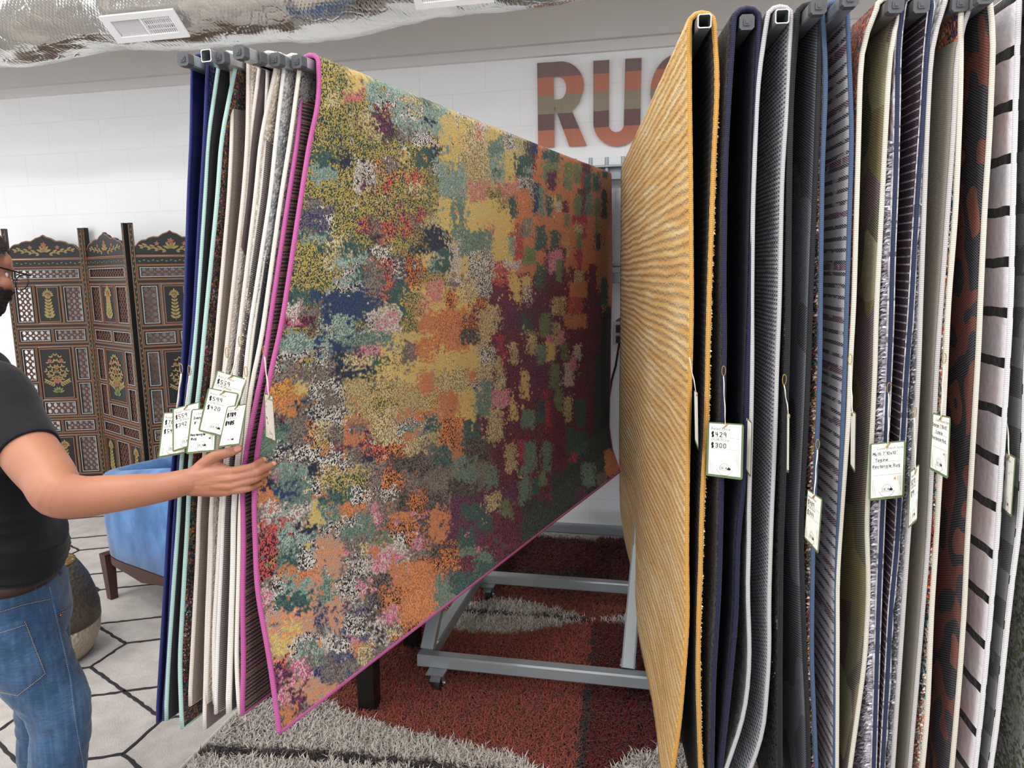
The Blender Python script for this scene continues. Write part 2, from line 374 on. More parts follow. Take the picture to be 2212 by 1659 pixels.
# ================================================================== rug materials
def weave(name, c, c2, fu=420., fv=520., amt=.5, stripes=None, patches=None, sp=.15):
    """woven backing: dots of c2 on c; stripes (freq, width, colour) run along the arm"""
    t = T(name, .85, sp); x, y, z = t.sep(t.uv())
    col = hx(c); w = t.n('VectorMath', {0: t.uv(), 1: (1, 1, 1)}, operation='MULTIPLY').outputs[0]
    if patches:
        nz = t.noise(t.mul(t.uv(), (1.2, 1., 1)), patches[0], 2, .6).outputs[0] if len(patches) < 3 else t.math('ADD', .28, t.math('MULTIPLY', .5, t.sep(t.vor(t.mul(t.uv(), (1., .8, 1)), patches[0]).outputs[1])[0]))
        k = len(patches[1]); col = t.ramp(nz, [(.28+.44*i/k if i else 0., hx(q)) for i, q in enumerate(patches[1])], 'CONSTANT')
    if stripes:
        for fr, wd, cc, ph in stripes:
            ny = t.math('ADD', y, t.math('MULTIPLY', t.math('SUBTRACT', t.noise(t.mul(t.uv(), (4, 40, 1)), 1., 1).outputs[0], .5), .006))
            s = t.math('FRACT', t.math('ADD', t.math('MULTIPLY', ny, fr), ph)); m = t.math('LESS_THAN', s, wd)
            br = t.math('GREATER_THAN', t.noise(t.mul(t.uv(), (18, fr, 1)), 1., 1).outputs[0], .42)
            col = t.mix(t.math('MULTIPLY', m, t.math('ADD', t.math('MULTIPLY', br, .6), .4)), col, hx(cc))
    a = t.math('SINE', t.math('MULTIPLY', x, fu*.35*2*PI)); b_ = t.math('SINE', t.math('MULTIPLY', y, fv*2*PI))
    d = t.math('MULTIPLY', a, b_)
    f = t.math('MULTIPLY', t.math('GREATER_THAN', d, .05), amt)
    t.base(t.mix(f, col, hx(c2))); t.bump(d, .3, .002); return t.m
def binding(name, c, c2=None):
    t = T(name, .6, .25); x, y, z = t.sep(t.uv())
    s = t.math('SINE', t.math('MULTIPLY', x, 2*PI/.0042)); nz = t.noise(t.mul(t.uv(), (3, 3, 1)), 1., 2).outputs[0]
    c = tuple(v*.82 for v in hx(c)); t.base(t.mix(t.math('MULTIPLY', t.math('ADD', t.math('MULTIPLY', s, -.5), .5), .45), t.mix(nz, tuple(v*.9 for v in c), tuple(min(1, v*1.1) for v in c)), tuple(v*.55 for v in c)))
    t.bump(s, .3, .001); sheen(t, .1); return t.m
def pile(name, cols, scale=9., cell=160., amt=.35, thr=None, sv=(1, 1, 1), bumpd=.006):
    """cut pile: blotches from noise, tuft-by-tuft variation from cells"""
    t = T(name, .9, .1); u = t.mul(t.uv(), sv)
    cl = t.vor(t.uv(), cell); rnd = t.sep(cl.outputs[1])[0]
    nz = t.noise(u, scale, 3, .55).outputs[0]
    f = t.math('ADD', nz, t.math('MULTIPLY', t.math('SUBTRACT', rnd, .5), amt*.5))
    k = len(cols); st = [(0. if i == 0 else .25+.5*i/k, hx(c)) for i, c in enumerate(cols)]
    c = t.ramp(f, st, 'CONSTANT')
    t.base(t.mix(t.math('MULTIPLY', rnd, amt), c, t.mix(1., c, (.25, .22, .22), 'MULTIPLY')))
    t.bump(t.math('SUBTRACT', 1., cl.outputs[0]), .8, bumpd); sheen(t, .15); return t.m
def stripe_pile():
    t = T('white_pile_black_lines', .85, .15); x, y, z = t.sep(t.uv())
    nz = t.noise(t.uv(), 60, 3).outputs[0]; wob = t.noise(t.mul(t.uv(), (14, 14, 1)), 1., 2).outputs[0]
    yy = t.math('ADD', y, t.math('MULTIPLY', t.math('SUBTRACT', wob, .5), .012))
    s = t.math('FRACT', t.math('ADD', t.math('MULTIPLY', yy, 1/.102), .34)); m = t.math('LESS_THAN', s, .2)
    big = t.noise(t.mul(t.uv(), (5, 12, 1)), 1., 3).outputs[0]
    c = t.mix(big, hx('c8c2c8'), hx('f0ecf0')); c = t.mix(t.math('MULTIPLY', nz, .25), c, hx('9a94a0'))
    t.base(t.mix(m, c, hx('0d0d13'))); t.bump(t.math('SUBTRACT', nz, t.math('MULTIPLY', m, .6)), .6, .006); sheen(t, .2); return t.m
def gold_pile():
    t = T('gold_ridged_pile', .75, .2); x, y, z = t.sep(t.uv())
    wob = t.noise(t.mul(t.uv(), (3, 9, 1)), 1., 2).outputs[0]; fine = t.noise(t.mul(t.uv(), (160, 190, 1)), 1., 2).outputs[0]
    ph = t.math('ADD', y, t.math('MULTIPLY', t.math('ADD', t.math('MULTIPLY', t.math('SUBTRACT', wob, .5), .018), t.math('MULTIPLY', t.math('SUBTRACT', t.noise(t.mul(t.uv(), (26, 60, 1)), 1., 2).outputs[0], .5), .012)), 1.))
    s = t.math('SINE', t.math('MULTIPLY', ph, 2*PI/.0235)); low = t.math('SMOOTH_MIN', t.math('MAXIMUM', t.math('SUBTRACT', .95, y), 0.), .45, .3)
    band = t.noise(t.n('CombineXYZ', {0: t.math('MULTIPLY', x, 2.2), 1: t.math('MULTIPLY', ph, 30.), 2: 0.}).outputs[0], 1., 2).outputs[0]
    big = t.noise(t.mul(t.uv(), (1.5, 3, 1)), 1., 3).outputs[0]
    f = t.math('ADD', t.math('ADD', t.math('MULTIPLY', band, .75), t.math('MULTIPLY', big, .35)), t.math('MULTIPLY', t.math('SUBTRACT', fine, .5), .55))
    c = t.ramp(f, [(.28, hx('b8802f')), (.42, hx('cf9a45')), (.55, hx('d9ae62')), (.68, hx('e0c48a')), (.84, hx('eadcb6'))])
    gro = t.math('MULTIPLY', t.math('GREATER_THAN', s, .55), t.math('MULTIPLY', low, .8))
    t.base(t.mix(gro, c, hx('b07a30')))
    t.bump(t.math('ADD', t.math('MULTIPLY', t.math('MULTIPLY', s, low), -1.), t.math('MULTIPLY', fine, 1.2)), .9, .007); sheen(t, .2); return t.m
def tuft_attr():
    t = T('multicolour_tufted_pile', .85, .12)
    a = t.n('VertexColor', layer_name='ca').outputs[0]; b_ = t.n('VertexColor', layer_name='cb').outputs[0]
    cl = t.vor(t.mul(t.uv(), (350, 280, 1)), 1.); r = t.sep(cl.outputs[1])
    c = t.mix(t.math('GREATER_THAN', r[0], .54), a, b_)
    c = t.mix(t.math('MULTIPLY', r[1], .3), c, t.mix(1., c, (.45, .42, .42), 'MULTIPLY'))
    t.base(c); t.bump(t.math('SUBTRACT', 1., cl.outputs[0]), .7, .004); sheen(t, .1); return t.m
# ================================================================== rugs
def smooth1(a, k):
    p = np.concatenate([np.repeat(a[:1], k), a, np.repeat(a[-1:], k)]); w = np.ones(2*k+1)/(2*k+1); return np.convolve(p, w, 'valid')
def edge3(pts, Yf, zb=None):
    P = np.array([aty(x, y, Yf(y)) for x, y in pts])
    if zb is not None and P[-1, 2] > zb:
        d = (P[-1]-P[-2]); P = np.vstack([P, P[-1]+d*((zb-P[-1, 2])/d[2])])
    elif zb is not None:
        while len(P) > 2 and P[-2, 2] <= zb: P = P[:-1]
        a = (zb-P[-2, 2])/(P[-1, 2]-P[-2, 2]); P[-1] = P[-2]+(P[-1]-P[-2])*a
    return P
def resamp(P, zs, k=2):
    P = P[np.argsort(P[:, 2])]
    return np.stack([smooth1(np.interp(zs, P[:, 2], P[:, 0]), k), smooth1(np.interp(zs, P[:, 2], P[:, 1]), k), zs], -1)
RUGS = {}
GL = 'rugs hung on the left arms'; GR = 'rugs hung on the right arms'
def rug(key, label, group, ea, nearL, nearR, Yf, mats, zb=None, th=.009, rb=.006, nz=(44, 44), nw=26, gap=.02, off=0., pexp=1.5, farL=None, farR=None, rough=0., wave=.006, ynear=None):
    """a rug folded over a swing arm: one section (left hem, over the arm, right hem) swept from the near edge to the far edge"""
    e, d, sd = ea; mp, mbk, mbd = mats; rb *= .74 if group == GR else .9
    if group == GL: wave = .001
    mx = (nearL[0][0]+nearR[0][0])/2; ss = np.linspace(-.1, .5, 301); s0 = ((ynear-e[1])/d[1] if ynear else float(ss[np.argmin(np.abs(projn(e[None]+d[None]*ss[:, None])[0]-mx))]))+off
    yt = float((e+d*s0)[1]); Yg = (lambda y: Yf(y, yt)); L0 = edge3(nearL, Yg, zb); R0_ = edge3(nearR, Yg, zb)
    top = e+d*s0; far = top+d*2.36
    def leaf(P, sgn, n, fpts):
        zt = ZT-.012; tp = top+sd*sgn*gap; P = np.vstack([[tp[0], tp[1], zt], P[P[:, 2] < zt-.05]])
        zs = np.linspace(P[:, 2].min(), zt, n)
        N_ = resamp(P, zs, max(1, n//30))
        N_[-1] = (tp[0], tp[1], zt)
        if fpts is None:
            q = (ZT-zs)/1.5; ft = far+sd*sgn*gap
            Fr = np.stack([ft[0]+sd[0]*sgn*.012*q+.008*np.sin(q*5+s0*30), ft[1]+0*q, zs], -1)
            # hem at the far side hangs level with the near hem
        else: Fr = resamp(fpts, np.linspace(max(fpts[:, 2].min(), zs[0]-.05), zt, n), 2)
        return N_, Fr
    NL, FL = leaf(L0, -1, nz[0], farL); NR, FR = leaf(R0_, 1, nz[1], farR)
    def arcp(c, n=5):
        return np.array([c+sd*gap*math.sin(a)+np.array((0, 0, .014*math.cos(a)-.0)) for a in np.linspace(-PI/2*.75, PI/2*.75, n)])
    ct = np.array((top[0], top[1], ZT-.008)); cf = np.array((far[0], far[1], ZT-.008))
    N_ = np.vstack([NL, arcp(ct), NR[::-1]]); Fr = np.vstack([FL, arcp(cf), FR[::-1]])
    n = len(N_); w = np.linspace(0, 1, nw)**pexp
    S = N_[:, None, :]*(1-w)[None, :, None]+Fr[:, None, :]*w[None, :, None]
    vv = np.concatenate([[0], np.cumsum(np.linalg.norm(np.diff(N_, axis=0), axis=1))]); mid = (vv[nz[0]]+vv[nz[0]+4])/2; vv = vv-mid
    U, Vv = np.meshgrid(w*2.36, vv)
    hang = np.clip((np.abs(Vv)-.1)/1.3, 0, 1)
    S[:, :, 0] += wave*hang*np.sin(U*5.1+s0*40+Vv*1.3)*np.clip(U*3, 0, 1)
    def normals(S):
        di = np.gradient(S, axis=0); dw = np.gradient(S, axis=1); nn = np.cross(di, dw); return nn/(np.linalg.norm(nn, axis=2, keepdims=True)+1e-9)
    Nn = normals(S)
    hgt = th*np.ones_like(U)
    if rough: hgt = hgt+rough*(fbm(U*38, Vv*38, 5, 2)-.45)*1.6
    edge = np.minimum(np.minimum(np.arange(n), np.arange(n)[::-1])[:, None], 99)
    Pp = S+Nn*hgt[:, :, None]
    base = np.array((top[0], top[1], S[:, :, 2].min()))
    r = thing('rug', label, 'rug', base, group)
    idx = np.arange(n*nw).reshape(n, nw)
    quad = np.stack([idx[:-1, :-1], idx[1:, :-1], idx[1:, 1:], idx[:-1, 1:]], -1).reshape(-1, 4)
    ring = np.concatenate([idx[:, 0], idx[-1, 1:], idx[-2::-1, -1], idx[0, -2:0:-1]])
    m_ = n*nw; rn = len(ring)
    V = np.vstack([Pp.reshape(-1, 3), S.reshape(-1, 3)[ring]])
    fs = quad.tolist()+[(int(ring[i]), m_+i, m_+(i+1) % rn, int(ring[(i+1) % rn])) for i in range(rn)]
    uvv = np.stack([U, Vv], -1).reshape(-1, 2)
    po = mk('pile', (V, fs), mp, r, True); set_uv(po, np.vstack([uvv, uvv[ring]]))
    bo = mk('backing', (S.reshape(-1, 3)-Nn.reshape(-1, 3)*.0008, quad[:, ::-1]), mbk, r, True); set_uv(bo, uvv)
    tb = MB(); sub = ring if n*2 < 260 else ring
    c = (S+Nn*th*.5).reshape(-1, 3)[ring]; tb.tube(c, rb, 8, closed=True)
    # hide the tube's ends under one loop: it is closed
    to = mk('binding', tb, mbd, r, True); al = np.concatenate([[0], np.cumsum(np.linalg.norm(np.diff(c, axis=0), axis=1))]); set_uv(to, np.stack([np.repeat(al, 8), np.tile(np.arange(8)*.004, rn)], -1))
    RUGS[key] = dict(root=r, S=S, N=Nn, P=Pp, U=U, V=Vv, pile=po, nz=nz, top=top, d=d, sd=sd, n=n, nw=nw, extra=len(ring), ring=ring)
    return RUGS[key]
def blades(P, Nn, ln, wd, colr, seed=1, lean=.6, down=.25):
    """tuft blades at points P leaning about normals Nn -> arrays"""
    rs = np.random.RandomState(seed); k = len(P)
    rd = rs.normal(size=(k, 3)); rd -= Nn*(rd*Nn).sum(1, keepdims=True); rd /= np.linalg.norm(rd, axis=1, keepdims=True)
    sd = np.cross(Nn, rd); L = ln*(.65+.7*rs.rand(k, 1)); W = wd*(.7+.6*rs.rand(k, 1)); le = lean*rs.rand(k, 1)+.1
    g = np.array((0, 0, -1.))*down
    b0 = P-sd*W*.5; b1 = P+sd*W*.5; m = P+Nn*L*.6+rd*L*le*.35+g*L*.3; t = P+Nn*L*.85+rd*L*le+g*L
    V = np.stack([b0, b1, m+sd*W*.45, m-sd*W*.45, t], 1).reshape(-1, 3)
    i = np.arange(k)[:, None]*5
    F4 = (i+np.array([[0, 1, 2, 3]])); F3 = (i+np.array([[3, 2, 4]]))
    fs = F4.tolist()+F3.tolist()
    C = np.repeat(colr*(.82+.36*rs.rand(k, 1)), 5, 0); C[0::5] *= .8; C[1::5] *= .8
    return V, fs, np.clip(C, 0, 1)
def tuft_mat():
    t = T('shag_yarn', .85, .15); t.base(t.n('VertexColor', layer_name='ca').outputs[0]); sheen(t, .3); return t.m
M_yarn = tuft_mat()
def fringe(key, leaf, ulen, dens, ln, wd, colf, seed, name='shaggy_pile'):
    """yarn tufts on the outer face of one leaf near the front edge"""
    R_ = RUGS[key]; rs = np.random.RandomState(seed); nz = R_['nz']; rows = (2, nz[0]-7) if leaf == 'L' else (nz[0]+9, R_['n']-2)
    u1 = R_['U'][0]; k = int(dens*ulen*1.5); ii = rows[0]+rs.rand(k)*(rows[1]-rows[0]); uu = rs.rand(k)**1.3*ulen+.002
    jj = np.interp(uu, u1, np.arange(len(u1))); i0 = ii.astype(int); j0 = np.minimum(jj.astype(int), len(u1)-2); fi = (ii-i0)[:, None]; fj = (jj-j0)[:, None]
    G = lambda A: (A[i0, j0]*(1-fi)*(1-fj)+A[i0+1, j0]*fi*(1-fj)+A[i0, j0+1]*(1-fi)*fj+A[i0+1, j0+1]*fi*fj)
    P = G(R_['P']); Nn = G(R_['N']); vv = G(R_['V'][:, :, None])[:, 0]
    C = colf(uu, np.abs(vv), rs)
    V, fs, C = blades(P-Nn*.003, Nn, ln, wd, C, seed)
    o = mk(name, (V, fs), M_yarn, R_['root']); set_col(o, 'ca', C); o['kind'] = 'stuff'
PALC = lambda s: np.array([hx(c) for c in s.split()])
# ---- left arms
LA = [arm(405, 131, -.92), arm(445, 120, -.83, True), arm(483, 127, -.74), arm(525, 116, -.65), arm(563, 128, -.56), arm(603, 132, -.47), arm(650, 136, -.38)]
def YL(y, yt=1.78):
    return float(np.interp(y, [140, 600, 1010, 1580], [yt, yt*.45+.82, 1.475, 1.385]))
B = binding
rug('navy', 'plain navy rug, leftmost of those on the rack beside the man', GL, LA[0],
    [(416, 160), (414, 300), (409, 400), (404, 560), (399, 729), (390, 874), (375, 1000), (365, 1134), (354, 1334), (340, 1561)],
    [(453, 150), (440, 300), (432, 422), (417, 700), (405, 816), (385, 989), (373, 1163), (361, 1426), (351, 1555)], YL,
    (pile('navy_pile', ['12153f', '1b2058'], amt=.2), weave('navy_back', '14183f', '23285e', amt=.5), B('navy_edge', '20256c')), ynear=1.675, th=.004, rb=.004)
rug('aqua', 'rug with pale aqua edging and dark multicoloured pile, second from left', GL, LA[1],
    [(463, 150), (453, 300), (447, 422), (428, 700), (418, 816), (396, 989), (389, 1134), (383, 1211), (368, 1426), (362, 1556)],
    [(491, 155), (475, 300), (467, 422), (440, 700), (428, 830), (408, 989), (402, 1134), (397, 1211), (385, 1426), (390, 1572)], YL,
    (pile('jewel_pile', ['1c3d44', '27221f', '11171b', '8c6a3a', '20454c', '6b1a42', '8a4a22', '1d1a1e', '9aa09a'], 13, 200, .5), weave('charcoal_back', '2a2a2e', '66646a', amt=.35), B('aqua_edge', 'b2d2cb')), ynear=1.685, th=.009, rb=.0058)
rug('beige', 'short beige rug with a taupe woven back, beside the aqua edged rug', GL, LA[2],
    [(513, 162), (504, 300), (498, 422), (469, 758), (463, 816), (433, 1091), (431, 1181), (423, 1334), (413, 1524)],
    [(542, 173), (532, 300), (523, 422), (489, 729), (454, 1091), (454, 1181), (449, 1334), (442, 1518)], YL,
    (pile('oat_pile', ['cdbfb1', 'd9cfc4'], amt=.3), weave('taupe_back', '6f635c', 'a3968c', 260, 260, .8), B('beige_edge', 'e2d5ca')), ynear=1.7, th=.008, rb=.0055)
rug('ivorya', 'ivory rug with long mauve taupe back hanging lowest among the pale rugs', GL, LA[3],
    [(549, 168), (543, 300), (534, 422), (495, 729), (460, 1091), (456, 1211), (451, 1334), (445, 1576)],
    [(573, 162), (560, 300), (549, 422), (512, 729), (474, 1091), (468, 1211), (459, 1365), (460, 1518)], YL,
    (pile('cream_shag', ['d8ccbd', 'c4b5a3', 'e6dfd4'], 20, 120, .3), weave('mauve_back', '6a5c5c', '8d7f7e', amt=.6), B('ivory_edge', 'e9ded5')), ynear=1.71, th=.009, rb=.0055, rough=.004)
rug('ivoryb', 'ivory rug with grey speckled pile and brown mesh back between cream rugs', GL, LA[4],
    [(581, 162), (576, 300), (565, 422), (521, 729), (486, 1091), (482, 1211), (475, 1365), (469, 1541)],
    [(610, 162), (593, 300), (581, 422), (534, 729), (500, 1091), (499, 1211), (492, 1426), (488, 1540)], YL,
    (pile('grey_speckled_pile', ['96969a', 'b4b3b1', '88898c', 'c4c1bc'], 26, 150, .2), weave('mesh_back', '5a504d', 'a79d99', 210, 210, .9), B('white_edge', 'ece8e3')), ynear=1.725, th=.009, rb=.0055, rough=.003)
rug('creamc', 'cream edged rug with a black woven back, left of the pink edged rug', GL, LA[5],
    [(619, 162), (605, 300), (592, 422), (547, 729), (509, 1091), (508, 1211), (502, 1426), (498, 1537)],
    [(649, 155), (625, 300), (605, 422), (563, 729), (538, 845), (516, 1091), (514, 1211), (508, 1426), (515, 1541)], YL,
    (pile('charcoal_mixed_pile', ['4a4a50', '74706e', '8a837d', '3a3b42', '7d7670'], 22, 190, .4), weave('black_back', '2a2a30', '77757c', 240, 240, .8), B('cream_edge', 'efe7d8')), ynear=1.742, th=.007, rb=.0058, rough=.002)
farR = np.array([aty(x, y, Y) for x, y, Y in [(1317, 372, 4.12), (1319, 560, 4.1), (1316, 760, 4.05), (1313, 920, 3.95), (1320, 970, 3.85), (1337, 1020, 3.72)]])
M_bigpile = tuft_attr()
rug('pink', 'multicoloured abstract rug with bright pink edging touched by the man', GL, LA[6],
    [(662, 162), (646, 300), (627, 422), (586, 700), (576, 772), (530, 998), (526, 1091), (530, 1150), (527, 1303), (530, 1441), (525, 1543)],
    [(698, 135), (687, 218), (667, 300), (648, 422), (606, 700), (579, 816), (550, 989), (545, 1091), (548, 1150), (552, 1273), (580, 1426), (601, 1582)], YL,
    (M_bigpile, weave('dark_back_gold_threads', '23222a', '54505a', 330, 240, .6, stripes=[(110., .35, '8a7440', 0.), (47., .2, '8f4a6a', .3)]), B('pink_edge', 'bf5a9c')), ynear=1.757, th=.008, rb=.0068, nz=(44, 330), nw=400, gap=.021, pexp=1.35, farR=farR, wave=.004)
# ---- design of the multicoloured rug (its own knotted pattern, sampled onto the pile)
PC = {'T': ('8f8178', '5e544f'), 'y': ('bda548', '24484a'), 'Y': ('e0bd55', 'd9c68c'), 'c': ('d8c795', '8f7f4c'), 't': ('1f4747', '55796f'), 'g': ('5f857b', 'b9ccc0'),
      'w': ('dcd6ce', '1d1a22'), 'k': ('201a1c', '7c6f68'), 'n': ('151a33', '343a55'), 'N': ('2c2858', '7d7689'), 'b': ('1c2f66', '2a4a70'), 'p': ('7a2f5e', '3a1a38'),
      'm': ('c8457e', 'e3c2bd'), 'M': ('c2506a', 'dcb98a'), 'r': ('cf2f4a', '6a1a34'), 'R': ('d9604c', '8f3040'), 'd': ('86234a', '2a1020'), 'O': ('de8746', 'c07a52'),
      'a': ('e0853a', '1c1310'), 'l': ('dbd2c8', '9c9088'), 'D': ('1a2424', '4d5c52'), 'C': ('e07a5a', 'd8607e'), 'q': ('5f7448', '8f9f70'), 'x': ('d8663e', '40204a'),
      'X': ('d84a50', '1a1215'), 'B': ('cdb878', '9a8458'), 'G': ('d99a3c', 'b8743a'), 'Q': ('e68f52', 'b5a598'), 's': ('4f6e62', '8fa898')}
